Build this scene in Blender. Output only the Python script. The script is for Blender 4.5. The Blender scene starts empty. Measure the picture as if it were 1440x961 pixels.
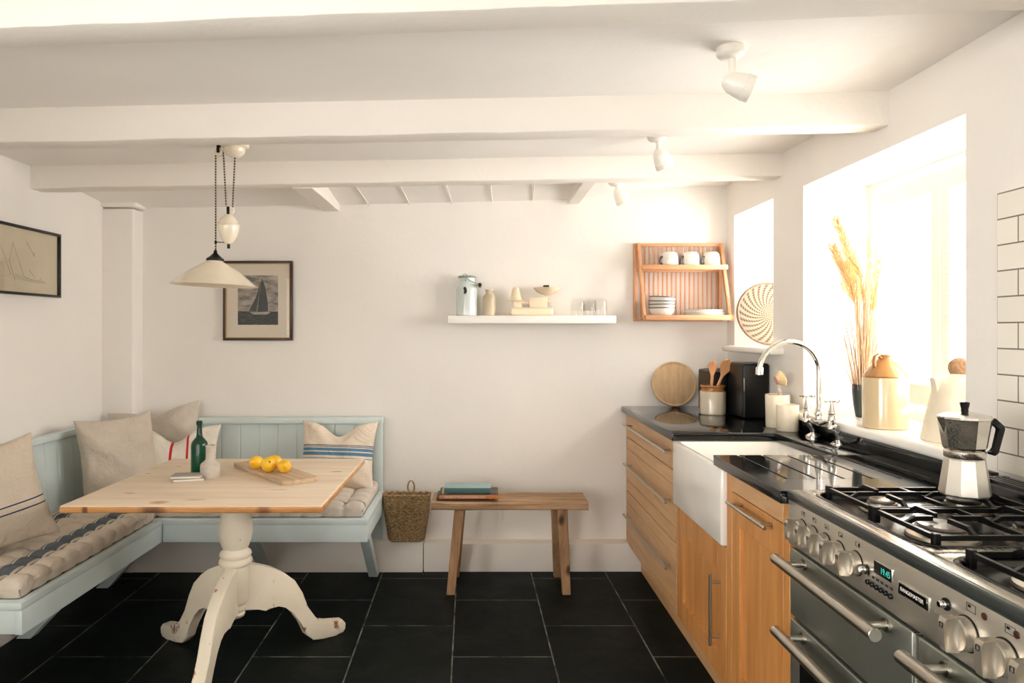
import bpy, bmesh, math, random
from mathutils import Vector, Matrix, noise

R = math.radians
PI = math.pi
scene = bpy.context.scene
COL = scene.collection
random.seed(7)

# ------------------------------------------------------------------ camera
cam_d = bpy.data.cameras.new('camera')
cam = bpy.data.objects.new('camera', cam_d)
COL.objects.link(cam)
cam.location = (0, 0, 1.35)
cam.rotation_euler = (R(90), 0, 0)
cam_d.sensor_width = 36
cam_d.sensor_fit = 'HORIZONTAL'
cam_d.lens = 36 * 1000 / 1440
cam_d.shift_x = 45 / 1440
cam_d.shift_y = -15.5 / 1440
cam_d.clip_start = 0.02
scene.camera = cam

# ------------------------------------------------------------------ light
scene.view_settings.view_transform = 'Standard'
scene.view_settings.look = 'None'
scene.view_settings.gamma = 1
scene.view_settings.use_curve_mapping = False
scene.view_settings.exposure = 0.23
world = bpy.data.worlds.new('sky')
scene.world = world
world.use_nodes = True
bg = world.node_tree.nodes['Background']
bg.inputs[0].default_value = (1.0, 0.98, 0.95, 1)
bg.inputs[1].default_value = 5.9
scene.cycles.max_bounces = 10
scene.cycles.diffuse_bounces = 6
scene.cycles.transparent_max_bounces = 12
scene.cycles.sample_clamp_indirect = 6
scene.cycles.caustics_reflective = False
scene.cycles.caustics_refractive = False


def area(name, loc, rot, sx, sy, energy, col):
    d = bpy.data.lights.new(name, 'AREA')
    d.shape = 'RECTANGLE'
    d.size, d.size_y = sx, sy
    d.energy = energy
    d.color = col
    o = bpy.data.objects.new(name, d)
    o.location = loc
    o.rotation_euler = rot
    COL.objects.link(o)
    return o


DAY = (1.0, 0.98, 0.95)
area('daylight_at_wide_window', (2.05, 2.58, 1.62), (0, R(90), 0), 1.3, 1.4, 102, DAY)
area('daylight_at_small_window', (2.0, 3.68, 1.66), (0, R(90), 0), 0.9, 0.7, 38, DAY)
area('added_ceiling_fill', (-3.1, -1.7, 0.35), (Vector((0.3, 2.2, 2.15)) - Vector((-3.1, -1.7, 0.35))).to_track_quat('-Z', 'Y').to_euler(), 1.6, 1.2, 22, DAY)  # added upward fill that brightens the ceiling, no real ground patch
area('added_fill_at_left_opening', (-2.45, -0.5, 1.35), (0, R(-90), 0), 1.5, 1.9, 88, DAY)  # added fill lamp outside the made-up left window behind the camera
for nm, lc, rt, a_, b_ in (('portal_wide_window', (1.72, 2.58, 1.48), (0, R(90), 0), 1.0, 1.03), ('portal_small_window', (1.72, 3.68, 1.62), (0, R(90), 0), .75, .52),
                           ('portal_added_left_window', (-2.15, -.5, 1.35), (0, R(-90), 0), 1.3, 1.7), ('portal_added_rear_window', (-.6, -1.55, 1.25), (R(90), 0, 0), 1.7, 1.0)):  # left and rear portals guide sky light through the two added windows
    area(nm, lc, rt, a_, b_, 1, (1, 1, 1)).data.cycles.is_portal = True

# ------------------------------------------------------------------ materials
def lin(c):
    return tuple(((v / 255) / 12.92 if v / 255 <= 0.04045 else ((v / 255 + 0.055) / 1.055) ** 2.4) for v in c) + (1,)


class NT:
    def __init__(s, name):
        s.m = bpy.data.materials.new(name)
        s.m.use_nodes = True
        s.t = s.m.node_tree
        s.b = s.t.nodes['Principled BSDF']
        s.out = s.t.nodes['Material Output']

    def n(s, typ, **kw):
        nd = s.t.nodes.new(typ)
        for k, v in kw.items():
            if k.startswith('i_'):
                key = k[2:].replace('_', ' ')
                nd.inputs[key].default_value = v
            else:
                setattr(nd, k, v)
        return nd

    def l(s, a, b):
        s.t.links.new(a, b)

    def math(s, op, a, b=None, c=None):
        nd = s.n('ShaderNodeMath', operation=op)
        for i, v in enumerate((a, b, c)):
            if v is None:
                continue
            if isinstance(v, (int, float)):
                nd.inputs[i].default_value = v
            else:
                s.l(v, nd.inputs[i])
        return nd.outputs[0]

    def coord(s, scale=(1, 1, 1), rot=(0, 0, 0), loc=(0, 0, 0)):
        tc = s.n('ShaderNodeTexCoord')
        mp = s.n('ShaderNodeMapping')
        mp.inputs['Scale'].default_value = scale
        mp.inputs['Rotation'].default_value = rot
        mp.inputs['Location'].default_value = loc
        s.l(tc.outputs['Object'], mp.inputs['Vector'])
        return mp.outputs[0]

    def noise(s, vec, scale, detail=4, rough=0.55, dist=0.0):
        nd = s.n('ShaderNodeTexNoise')
        nd.inputs['Scale'].default_value = scale
        nd.inputs['Detail'].default_value = detail
        nd.inputs['Roughness'].default_value = rough
        nd.inputs['Distortion'].default_value = dist
        s.l(vec, nd.inputs['Vector'])
        return nd.outputs['Fac']

    def ramp(s, fac, stops, interp='LINEAR'):
        nd = s.n('ShaderNodeValToRGB')
        nd.color_ramp.interpolation = interp
        e = nd.color_ramp.elements
        while len(e) < len(stops):
            e.new(0.5)
        for el, (p, c) in zip(e, stops):
            el.position = p
            el.color = c if len(c) == 4 else lin(c)
        s.l(fac, nd.inputs[0])
        return nd.outputs[0]

    def mix(s, fac, a, b, blend='MIX'):
        nd = s.n('ShaderNodeMix', data_type='RGBA', blend_type=blend)
        for idx, v in ((0, fac), (6, a), (7, b)):
            if isinstance(v, (int, float, tuple)):
                nd.inputs[idx].default_value = v
            else:
                s.l(v, nd.inputs[idx])
        return nd.outputs[2]

    def bump(s, h, strength=0.3, dist=0.01):
        nd = s.n('ShaderNodeBump')
        nd.inputs['Strength'].default_value = strength
        nd.inputs['Distance'].default_value = dist
        s.l(h, nd.inputs['Height'])
        s.l(nd.outputs[0], s.b.inputs['Normal'])

    def base(s, c):
        if isinstance(c, tuple):
            s.b.inputs['Base Color'].default_value = c
        else:
            s.l(c, s.b.inputs['Base Color'])


def mat(name, col, rough=0.5, metal=0.0, spec=0.5, var=0.06, vs=12, bump=0.0, bs=60, bd=0.004, coat=0.0):
    t = NT(name)
    c = lin(col)
    v = t.coord()
    n = t.noise(v, vs)
    lo = tuple(max(0, x * (1 - var)) for x in c[:3]) + (1,)
    hi = tuple(min(1, x * (1 + var)) for x in c[:3]) + (1,)
    t.base(t.ramp(n, [(0.3, lo), (0.7, hi)]))
    t.b.inputs['Roughness'].default_value = rough
    t.b.inputs['Metallic'].default_value = metal
    t.b.inputs['Specular IOR Level'].default_value = spec
    t.b.inputs['Coat Weight'].default_value = coat
    if bump:
        t.bump(t.noise(v, bs, 5), bump, bd)
    return t.m


def wood(name, c1, c2, axis='Y', rough=0.5, fine=1.0, knots=False, spots=(), joints=(), ringc=None, bump=0.15, spec=0.4):
    """long grain along one axis of the object"""
    t = NT(name)
    st = {'X': (0.09, 1, 1), 'Y': (1, 0.09, 1), 'Z': (1, 1, 0.09)}[axis]
    v = t.coord(st)
    n1 = t.noise(v, 22 * fine, 5, 0.6, 0.6)
    n2 = t.noise(v, 95 * fine, 3, 0.6, 0.2)
    f = t.math('ADD', t.math('MULTIPLY', n1, 0.7), t.math('MULTIPLY', n2, 0.3))
    c = t.ramp(f, [(0.32, c1), (0.62, c2)])
    if knots:
        v2 = t.coord({'X': (0.5, 1, 1), 'Y': (1, 0.5, 1), 'Z': (1, 1, 0.5)}[axis])
        vo = t.n('ShaderNodeTexVoronoi')
        vo.inputs['Scale'].default_value = knots
        vo.inputs['Randomness'].default_value = 1.0
        wn = t.n('ShaderNodeTexNoise')
        wn.inputs['Scale'].default_value = 9
        t.l(v2, wn.inputs['Vector'])
        add = t.n('ShaderNodeMixRGB', blend_type='ADD')
        add.inputs[0].default_value = 0.035
        t.l(v2, add.inputs[1])
        t.l(wn.outputs['Color'], add.inputs[2])
        t.l(add.outputs[0], vo.inputs['Vector'])
        m = t.ramp(vo.outputs['Distance'], [(0.05, (1, 1, 1, 1)), (0.13, (0, 0, 0, 1))])
        c = t.mix(m, c, lin(ringc or (120, 75, 45)))
    if spots or joints:
        tc = t.n('ShaderNodeTexCoord')
        sp = t.n('ShaderNodeSeparateXYZ')
        t.l(tc.outputs['Object'], sp.inputs[0])
        wob = t.math('MULTIPLY_ADD', t.noise(tc.outputs['Object'], 45, 3), 0.9, 0.55)
        for (kx, ky, rx, ry, kc) in spots:
            dx = t.math('DIVIDE', t.math('SUBTRACT', sp.outputs[0], kx), rx)
            dy = t.math('DIVIDE', t.math('SUBTRACT', sp.outputs[1], ky), ry)
            dd = t.math('SQRT', t.math('ADD', t.math('MULTIPLY', dx, dx), t.math('MULTIPLY', dy, dy)))
            k = t.ramp(t.math('MULTIPLY', dd, wob), [(0.35, (.85, .85, .85, 1)), (0.75, (.45, .45, .45, 1)), (1.0, (0, 0, 0, 1))])
            c = t.mix(k, c, lin(kc))
        for jy in joints:
            k = t.math('LESS_THAN', t.math('ABSOLUTE', t.math('SUBTRACT', sp.outputs[1], jy)), 0.0007)
            c = t.mix(t.math('MULTIPLY', k, 0.45), c, lin((120, 88, 60)))
    t.base(c)
    t.b.inputs['Roughness'].default_value = rough
    t.b.inputs['Specular IOR Level'].default_value = spec
    if bump:
        t.bump(f, bump, 0.002)
    return t.m


def plaster(name, col, bump=0.25):
    t = NT(name)
    v = t.coord()
    n = t.noise(v, 2.2, 3)
    c = lin(col)
    lo = tuple(x * 0.965 for x in c[:3]) + (1,)
    t.base(t.ramp(n, [(0.3, lo), (0.7, c)]))
    t.b.inputs['Roughness'].default_value = 0.75
    t.b.inputs['Specular IOR Level'].default_value = 0.2
    h = t.math('ADD', t.math('MULTIPLY', t.noise(v, 5, 3), 0.8), t.math('MULTIPLY', t.noise(v, 55, 5), 0.12))
    t.bump(h, bump, 0.02)
    return t.m


def floor_mat():
    t = NT('slate_tiles')
    tc = t.n('ShaderNodeTexCoord')
    sp = t.n('ShaderNodeSeparateXYZ')
    t.l(tc.outputs['Object'], sp.inputs[0])
    x, y = sp.outputs[0], sp.outputs[1]
    V = t.math('ADD', t.math('ADD', x, t.math('MULTIPLY', y, 0.015)), 0.07)
    U = t.math('ADD', y, -0.15)
    cb = t.n('ShaderNodeCombineXYZ')
    t.l(U, cb.inputs[0])
    t.l(V, cb.inputs[1])
    br = t.n('ShaderNodeTexBrick')
    br.offset = 0.5
    br.offset_frequency = 2
    for k, val in (('Scale', 1.0), ('Mortar Size', 0.0035), ('Mortar Smooth', 0.3), ('Brick Width', 0.62), ('Row Height', 0.414), ('Bias', 0.0)):
        br.inputs[k].default_value = val
    br.inputs['Color1'].default_value = (0.0036, 0.0058, 0.0048, 1)
    br.inputs['Color2'].default_value = (0.0062, 0.0092, 0.0078, 1)
    t.l(cb.outputs[0], br.inputs['Vector'])
    gn = t.noise(tc.outputs['Object'], 9, 4)
    br_m = t.ramp(gn, [(0.35, (34, 40, 37)), (0.62, (128, 130, 122))])
    t.l(br_m, br.inputs['Mortar'])
    # chalky scuffs
    sc = t.noise(tc.outputs['Object'], 3.2, 8, 0.72, 0.4)
    m = t.ramp(sc, [(0.60, (0, 0, 0, 1)), (0.80, (0.35, 0.35, 0.35, 1))])
    c = t.mix(m, br.outputs['Color'], lin((78, 90, 90)))
    t.base(c)
    t.l(t.ramp(sc, [(0.3, (0.42, 0.42, 0.42, 1)), (0.7, (0.62, 0.62, 0.62, 1))]), t.b.inputs['Roughness'])
    t.b.inputs['Specular IOR Level'].default_value = 0.09
    h = t.math('SUBTRACT', t.math('MULTIPLY', t.noise(tc.outputs['Object'], 14, 6), 0.25), t.math('MULTIPLY', br.outputs['Fac'], 0.5))
    t.bump(h, 0.35, 0.006)
    return t.m


def tile_mat():
    t = NT('white_wall_tiles')
    tc = t.n('ShaderNodeTexCoord')
    sp = t.n('ShaderNodeSeparateXYZ')
    t.l(tc.outputs['Object'], sp.inputs[0])
    cb = t.n('ShaderNodeCombineXYZ')
    t.l(t.math('ADD', sp.outputs[1], 0.053), cb.inputs[0])
    t.l(t.math('ADD', sp.outputs[2], TILE_Z), cb.inputs[1])
    br = t.n('ShaderNodeTexBrick')
    br.offset = 0.5
    for k, val in (('Scale', 1.0), ('Mortar Size', 0.0022), ('Mortar Smooth', 0.2), ('Brick Width', 0.152), ('Row Height', 0.0695)):
        br.inputs[k].default_value = val
    br.inputs['Color1'].default_value = lin((232, 226, 214))
    br.inputs['Color2'].default_value = lin((238, 232, 220))
    br.inputs['Mortar'].default_value = lin((120, 112, 98))
    t.l(cb.outputs[0], br.inputs['Vector'])
    t.base(br.outputs['Color'])
    t.b.inputs['Roughness'].default_value = 0.18
    h = t.math('SUBTRACT', t.math('MULTIPLY', t.noise(tc.outputs['Object'], 12, 2), 0.3), br.outputs['Fac'])
    t.bump(h, 0.4, 0.003)
    return t.m


def glass_mat(name, tint=(1, 1, 1, 1), refl=1.0):
    t = NT(name)
    tr = t.n('ShaderNodeBsdfTransparent')
    tr.inputs[0].default_value = tint
    gl = t.n('ShaderNodeBsdfGlossy')
    gl.inputs['Roughness'].default_value = 0.02
    fr = t.n('ShaderNodeFresnel')
    fr.inputs[0].default_value = 1.45
    mx = t.n('ShaderNodeMixShader')
    ge = t.n('ShaderNodeNewGeometry')
    front = t.math('SUBTRACT', 1.0, ge.outputs['Backfacing'])
    t.l(t.math('MULTIPLY', t.math('MULTIPLY', fr.outputs[0], refl), front), mx.inputs[0])
    t.l(tr.outputs[0], mx.inputs[1])
    t.l(gl.outputs[0], mx.inputs[2])
    t.l(mx.outputs[0], t.out.inputs[0])
    return t.m


def linen(name, col, stripes=None, axis=0, weave=320, wr=0.3, var=0.09):
    """cloth; stripes = [(centre, half width, colour)] across one local axis"""
    t = NT(name)
    v = t.coord()
    c0 = lin(col)
    n = t.noise(v, 6, 4)
    n2 = t.noise(t.coord((1, 1, 0.06)), weave, 2)
    n3 = t.noise(t.coord((0.06, 1, 1)), weave, 2)
    f = t.math('ADD', t.math('MULTIPLY', n, 0.5), t.math('MULTIPLY', t.math('ADD', n2, n3), 0.25))
    c = t.ramp(f, [(0.35, tuple(x * (1 - var) for x in c0[:3]) + (1,)), (0.65, tuple(min(1, x * (1 + var)) for x in c0[:3]) + (1,))])
    if stripes:
        tc = t.n('ShaderNodeTexCoord')
        sp = t.n('ShaderNodeSeparateXYZ')
        t.l(tc.outputs['Object'], sp.inputs[0])
        x = sp.outputs[axis]
        for (cen, hw, sc) in stripes:
            d = t.math('ABSOLUTE', t.math('SUBTRACT', x, cen))
            m = t.math('LESS_THAN', d, hw)
            c = t.mix(m, c, lin(sc))
    t.base(c)
    t.b.inputs['Roughness'].default_value = 0.95
    t.b.inputs['Specular IOR Level'].default_value = 0.1
    t.b.inputs['Sheen Weight'].default_value = 0.1
    cr = t.noise(v, 7.5, 4, 0.5, 1.6)
    t.bump(t.math('ADD', t.math('MULTIPLY', f, 0.22), cr), min(1.0, wr * 2.6), 0.022)
    return t.m


TILE_Z = 0.0885
M = {}
M['wall'] = plaster('white_wall_paint', (236, 231, 224))
M['ceil'] = plaster('white_ceiling_paint', (244, 240, 234), 0.3)
M['beam'] = plaster('white_beam_paint', (236, 230, 221), 0.5)
M['floor'] = floor_mat()
M['frame_w'] = mat('white_gloss_paint', (240, 236, 228), 0.35, var=0.02)
M['sill'] = mat('white_sill_paint', (240, 236, 228), 0.25, var=0.02, coat=0.2)
M['glass'] = glass_mat('window_glass')
M['oak_y'] = wood('oak_grain_across', (184, 138, 92), (212, 170, 124), 'Y', 0.42)
M['oak_z'] = wood('oak_grain_upright', (176, 116, 58), (206, 146, 84), 'Z', 0.42)
M['dark_gap'] = mat('dark_recess', (48, 34, 22), 0.8)
M['steel'] = mat('brushed_handle_steel', (190, 184, 174), 0.28, 1.0, var=0.04)
M['chrome'] = mat('polished_chrome', (235, 233, 228), 0.06, 1.0, var=0.0)
M['granite'] = mat('polished_black_granite', (15, 18, 18), 0.07, spec=0.6, var=0.35, vs=220)
M['ceramic'] = mat('white_glazed_ceramic', (242, 238, 230), 0.12, var=0.02, coat=0.5)
M['blue'] = mat('pale_blue_paint', (201, 213, 212), 0.45, var=0.05, vs=5, bump=0.1, bs=30)
M['cream_pot'] = mat('cream_stoneware', (232, 220, 196), 0.35, var=0.05, vs=30, coat=0.3)
M['black_plastic'] = mat('black_plastic', (11, 13, 14), 0.3, spec=0.3, var=0.1)
M['black_iron'] = mat('black_cast_iron', (7, 8, 8), 0.34, spec=0.35, var=0.2, vs=60, bump=0.1, bs=200, bd=0.001)
M['black_enamel'] = mat('black_enamel', (9, 10, 11), 0.16, spec=0.6, var=0.1)
M['black_metal'] = mat('black_metal', (20, 19, 18), 0.4, 0.6)
M['white_metal'] = mat('white_enamelled_metal', (236, 231, 221), 0.3, var=0.02)


def steel_brushed(name, col, rough, axis):
    t = NT(name)
    st = {'X': (0.02, 1, 1), 'Y': (1, 0.02, 1), 'Z': (1, 1, 0.02)}[axis]
    n = t.noise(t.coord(st), 260, 3)
    n2 = t.noise(t.coord(), 4, 4)
    c = lin(col)
    t.base(t.ramp(n2, [(0.3, tuple(x * 0.86 for x in c[:3]) + (1,)), (0.7, c)]))
    t.b.inputs['Metallic'].default_value = 1
    t.l(t.ramp(n, [(0.3, (rough - .06,) * 3 + (1,)), (0.7, (rough + .08,) * 3 + (1,))]), t.b.inputs['Roughness'])
    t.bump(n, 0.06, 0.0005)
    return t.m


M['range_steel'] = steel_brushed('brushed_range_steel', (218, 214, 203), 0.42, 'Y')
M['hob_steel'] = steel_brushed('brushed_hob_steel', (176, 170, 158), 0.24, 'Y')

# ------------------------------------------------------------------ mesh helpers
OFF = {}


def I():
    return Matrix.Identity(4)


def T(x, y, z):
    return Matrix.Translation((x, y, z))


def box(bm, x0, x1, y0, y1, z0, z1, bev=0.0, seg=2, m=None, mi=0):
    r = bmesh.ops.create_cube(bm, size=1.0)
    vs = r['verts']
    for v in vs:
        v.co = Vector((x0 + (v.co.x + .5) * (x1 - x0), y0 + (v.co.y + .5) * (y1 - y0), z0 + (v.co.z + .5) * (z1 - z0)))
    fs = set()
    for v in vs:
        fs.update(v.link_faces)
    if bev > 0:
        es = set()
        for v in vs:
            es.update(v.link_edges)
        rr = bmesh.ops.bevel(bm, geom=list(es), offset=bev, segments=seg, affect='EDGES', profile=0.5)
        vs = set(rr['verts'])
        fs = set()
        for v in vs:
            fs.update(v.link_faces)
        vs = set()
        for f in fs:
            vs.update(f.verts)
    for f in fs:
        f.material_index = mi
    if m is not None:
        for v in vs:
            v.co = m @ v.co
    return list(vs)


def lathe(bm, prof, m=None, n=32, mi=0, phase=0.0, closed=False):
    """profile [(r, z)] revolved about local Z"""
    m = m or I()
    rings = []
    for (r, z) in prof:
        if r < 1e-6:
            rings.append([bm.verts.new(m @ Vector((0, 0, z)))])
        else:
            rings.append([bm.verts.new(m @ Vector((r * math.cos(phase + 2 * PI * k / n), r * math.sin(phase + 2 * PI * k / n), z))) for k in range(n)])
    pairs = list(zip(rings[:-1], rings[1:]))
    if closed:
        pairs.append((rings[-1], rings[0]))
    for a, b in pairs:
        for k in range(n):
            k2 = (k + 1) % n
            if len(a) == 1 and len(b) == 1:
                continue
            if len(a) == 1:
                f = bm.faces.new((a[0], b[k2], b[k]))
            elif len(b) == 1:
                f = bm.faces.new((a[k], a[k2], b[0]))
            else:
                f = bm.faces.new((a[k], a[k2], b[k2], b[k]))
            f.material_index = mi
    return rings


def tube(bm, pts, r, n=10, cap=True, closed=False, mi=0, flat=1.0):
    pts = [Vector(p) for p in pts]
    N = len(pts)
    rs = r if isinstance(r, (list, tuple)) else [r] * N
    tang = []
    for i in range(N):
        a = pts[(i - 1) % N] if (i > 0 or closed) else pts[i]
        b = pts[(i + 1) % N] if (i < N - 1 or closed) else pts[i]
        d = b - a
        tang.append(d.normalized() if d.length > 1e-9 else Vector((0, 0, 1)))
    up = Vector((0, 0, 1)) if abs(tang[0].z) < 0.9 else Vector((0, 1, 0))
    u = tang[0].cross(up).normalized()
    rings = []
    for i in range(N):
        u = (u - tang[i] * u.dot(tang[i]))
        if u.length < 1e-6:
            u = tang[i].orthogonal()
        u.normalize()
        w = tang[i].cross(u)
        rings.append([bm.verts.new(pts[i] + (u * math.cos(2 * PI * k / n) + w * math.sin(2 * PI * k / n) * flat) * rs[i]) for k in range(n)])
    prs = list(zip(rings[:-1], rings[1:]))
    if closed:
        prs.append((rings[-1], rings[0]))
    for a, b in prs:
        for k in range(n):
            f = bm.faces.new((a[k], a[(k + 1) % n], b[(k + 1) % n], b[k]))
            f.material_index = mi
    if cap and not closed:
        bm.faces.new(list(reversed(rings[0]))).material_index = mi
        bm.faces.new(rings[-1]).material_index = mi
    return rings


def prism(bm, pts, t, m=None, bev=0.0, mi=0):
    """2D polygon in local XY extruded by t along local Z (centred)"""
    m = m or I()
    a = [bm.verts.new(Vector((p[0], p[1], -t / 2))) for p in pts]
    b = [bm.verts.new(Vector((p[0], p[1], t / 2))) for p in pts]
    fs = [bm.faces.new(list(reversed(a))), bm.faces.new(b)]
    n = len(pts)
    for k in range(n):
        fs.append(bm.faces.new((a[k], a[(k + 1) % n], b[(k + 1) % n], b[k])))
    vs = set(a + b)
    if bev:
        es = set()
        for f in fs[:2]:
            es.update(f.edges)
        rr = bmesh.ops.bevel(bm, geom=list(es), offset=bev, segments=2, affect='EDGES', profile=0.5)
        vs = vs | set(rr['verts'])
        vs = {v for v in vs if v.is_valid}
    for v in vs:
        v.co = m @ v.co
    for v in vs:
        for f in v.link_faces:
            f.material_index = mi


def cyl(bm, p0, p1, r, n=20, r1=None, bev=0.0):
    p0, p1 = Vector(p0), Vector(p1)
    d = p1 - p0
    q = d.to_track_quat('Z', 'Y').to_matrix().to_4x4()
    m = Matrix.Translation(p0) @ q
    L = d.length
    r1 = r if r1 is None else r1
    if bev:
        prof = [(0, 0), (r - bev, 0), (r, bev), (r1, L - bev), (r1 - bev, L), (0, L)]
    else:
        prof = [(0, 0), (r, 0), (r1, L), (0, L)]
    lathe(bm, prof, m, n)


def NB():
    return bmesh.new()


def finish(bm, smooth, ang=40):
    bmesh.ops.remove_doubles(bm, verts=bm.verts, dist=1e-6)
    bmesh.ops.recalc_face_normals(bm, faces=bm.faces)
    if smooth:
        for f in bm.faces:
            f.smooth = True
        for e in bm.edges:
            if len(e.link_faces) == 2 and e.calc_face_angle(0) > R(ang):
                e.smooth = False


def obj(name, bm, material, parent=None, smooth=True, local=False, ang=40):
    """one mesh object; geometry is given in room coordinates unless local"""
    finish(bm, smooth, ang)
    me = bpy.data.meshes.new(name)
    if parent is not None:
        off = OFF[parent.name] if not local else Vector((0, 0, 0))
    elif local:
        off = Vector((0, 0, 0))
    else:
        xs = [v.co for v in bm.verts]
        off = Vector((sum((min(c[i] for c in xs), max(c[i] for c in xs))) / 2 for i in range(2))).to_3d()
        off.z = min(c.z for c in xs)
    if off.length:
        for v in bm.verts:
            v.co -= off
    bm.to_mesh(me)
    bm.free()
    for mm in (material if isinstance(material, (list, tuple)) else [material]):
        me.materials.append(mm)
    o = bpy.data.objects.new(name, me)
    COL.objects.link(o)
    if parent is not None:
        o.parent = parent
        OFF[o.name] = OFF[parent.name]
    else:
        o.location = off
        OFF[o.name] = off
    return o


def tag(o, label, cat, group=None):
    o['label'] = label
    o['category'] = cat
    if group:
        o['group'] = group
    return o


def thing(name, label, cat, loc, rot=(0, 0, 0), group=None):
    o = bpy.data.objects.new(name, None)
    o.empty_display_size = 0.05
    o.location = loc
    o.rotation_euler = rot
    COL.objects.link(o)
    OFF[o.name] = Vector(loc)
    return tag(o, label, cat, group)


def struct(name, bm, m, smooth=False, label=None, parent=None):
    """part of the room itself, kept in room coordinates"""
    finish(bm, smooth)
    me = bpy.data.meshes.new(name)
    bm.to_mesh(me)
    bm.free()
    for mm in (m if isinstance(m, (list, tuple)) else [m]):
        me.materials.append(mm)
    o = bpy.data.objects.new(name, me)
    COL.objects.link(o)
    OFF[o.name] = Vector((0, 0, 0))
    if parent is not None:
        o.parent = parent
    else:
        o['kind'] = 'structure'
    if label:
        o['label'] = label
    return o


def dup(root, loc=None, rot=None, label=None, group=None):
    def cp(o, par):
        c = o.copy()
        COL.objects.link(c)
        if par is not None:
            c.parent = par
            c.matrix_parent_inverse = o.matrix_parent_inverse.copy()
        for ch in [x for x in bpy.data.objects if x.parent == o]:
            cp(ch, c)
        return c
    r = cp(root, None)
    if loc is not None:
        r.location = loc
    if rot is not None:
        r.rotation_euler = rot
    if label:
        r['label'] = label
    if group:
        r['group'] = group
    OFF[r.name] = Vector(r.location)
    return r


def text_obj(name, body, size, mtx, m, parent, extrude=0.0004, align='CENTER', sx=1.0):
    cu = bpy.data.curves.new(name, 'FONT')
    cu.body = body
    cu.size = size
    cu.extrude = extrude
    cu.align_x = align
    cu.align_y = 'CENTER'
    tmp = bpy.data.objects.new(name + '_tmp', cu)
    COL.objects.link(tmp)
    dg = bpy.context.evaluated_depsgraph_get()
    me = bpy.data.meshes.new_from_object(tmp.evaluated_get(dg))
    bpy.data.objects.remove(tmp)
    bpy.data.curves.remove(cu)
    me.name = name
    me.transform(Matrix.Diagonal((sx, 1, 1, 1)))
    me.transform(mtx)
    me.transform(Matrix.Translation(-OFF[parent.name]))
    me.materials.clear()
    me.materials.append(m)
    o = bpy.data.objects.new(name, me)
    COL.objects.link(o)
    o.parent = parent
    OFF[o.name] = OFF[parent.name]
    return o


def wobble(bm, amp, scale, seed=0.0):
    for v in bm.verts:
        p = v.co * scale + Vector((seed, seed * 1.7, seed * .3))
        v.co += noise.noise_vector(p) * amp


def at(px, py, d):
    """point of the room seen at photograph pixel px, py at distance d"""
    return Vector(((px - 675) / 1000 * d, d, 1.35 - (py - 465) / 1000 * d))
# ================================================================== THE ROOM
XL, XR, YB, YF = -2.1, 1.41, 4.06, -1.5
WT = 0.36


def zc(x):
    return 2.178 - 0.017 * (XR - x)


bm = NB()
box(bm, -2.4, 2.2, YF - .2, YB + .3, -0.08, 0)
struct('floor', bm, M['floor'])

bm = NB()
box(bm, XL - .3, XR + WT, YB, YB + .2, -.08, 2.5)
struct('wall_back', bm, M['wall'])
bm = NB()
box(bm, XL - .2, XL, YF, -1.35, -.08, 2.5)
box(bm, XL - .2, XL, .35, YB, -.08, 2.5)
box(bm, XL - .2, XL, -1.35, .35, -.08, .7)  # opening out of view, cut to let the added fill in
box(bm, XL - .2, XL, -1.35, .35, 2.0, 2.5)
struct('wall_left', bm, M['wall'])

# right wall with two deep window openings: A = wide one, B = small one in the corner
WA = (2.064, 3.10, 0.965, 1.98)
WB = (3.42, 3.94, 1.235, 1.985)
bm = NB()
X0, X1 = XR, XR + WT
box(bm, X0, X1, YF, WA[0], -.08, 2.5)
box(bm, X0, X1, WA[0], WA[1], -.08, WA[2])
box(bm, X0, X1, WA[0], WA[1], WA[3], 2.5)
box(bm, X0, X1, WA[1], WB[0], -.08, 2.5)
box(bm, X0, X1, WB[0], WB[1], -.08, WB[2])
box(bm, X0, X1, WB[0], WB[1], WB[3], 2.5)
box(bm, X0, X1, WB[1], YB, -.08, 2.5)
struct('wall_right', bm, M['wall'])

# rear wall behind the camera with an unseen window added to let fill light in
bm = NB()
box(bm, XL, -1.45, YF - .15, YF, -.08, 2.5)
box(bm, 0.25, XR, YF - .15, YF, -.08, 2.5)
box(bm, -1.45, 0.25, YF - .15, YF, -.08, .75)
box(bm, -1.45, 0.25, YF - .15, YF, 1.75, 2.5)
struct('wall_rear', bm, M['wall'])
bm = NB()
for xx in (-1.45, -.625, .20):
    box(bm, xx, xx + .05, YF - .12, YF - .07, .75, 1.75)
for zz in (.75, 1.7):
    box(bm, -1.40, .2, YF - .12, YF - .07, zz, zz + .05)
w3 = struct('added_window_3', bm, M['frame_w'])
bm = NB()
box(bm, -1.43, .23, YF - .098, YF - .092, .78, 1.72)
struct('pane', bm, M['glass'], parent=w3)

bm = NB()
for yy in (-1.35, -.525, .30):
    box(bm, XL - .15, XL - .1, yy, yy + .05, .7, 2.0)
for zz in (.7, 1.95):
    box(bm, XL - .15, XL - .1, -1.35, .35, zz, zz + .05)
w4 = struct('added_window_4', bm, M['frame_w'])  # made-up left window, added out of view to admit fill light
bm = NB()
box(bm, XL - .128, XL - .122, -1.33, .33, .72, 1.98)
struct('pane', bm, M['glass'], parent=w4)

# ceiling: main field drops slightly to the left, the strip behind the last beam comes down to the wall
bm = NB()
nx, ny = 24, 30
xs = [XL - .1 + (XR + .1 - XL + .1) * i / nx for i in range(nx + 1)]


def zback(x):
    k = [(-2.2, 2.045), (-.8, 2.062), (.5, 2.097), (1.0, 2.16), (1.5, 2.185)]
    for (a, za), (b, zb) in zip(k[:-1], k[1:]):
        if x <= b:
            return za + (zb - za) * max(0, (x - a) / (b - a))
    return k[-1][1]


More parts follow.
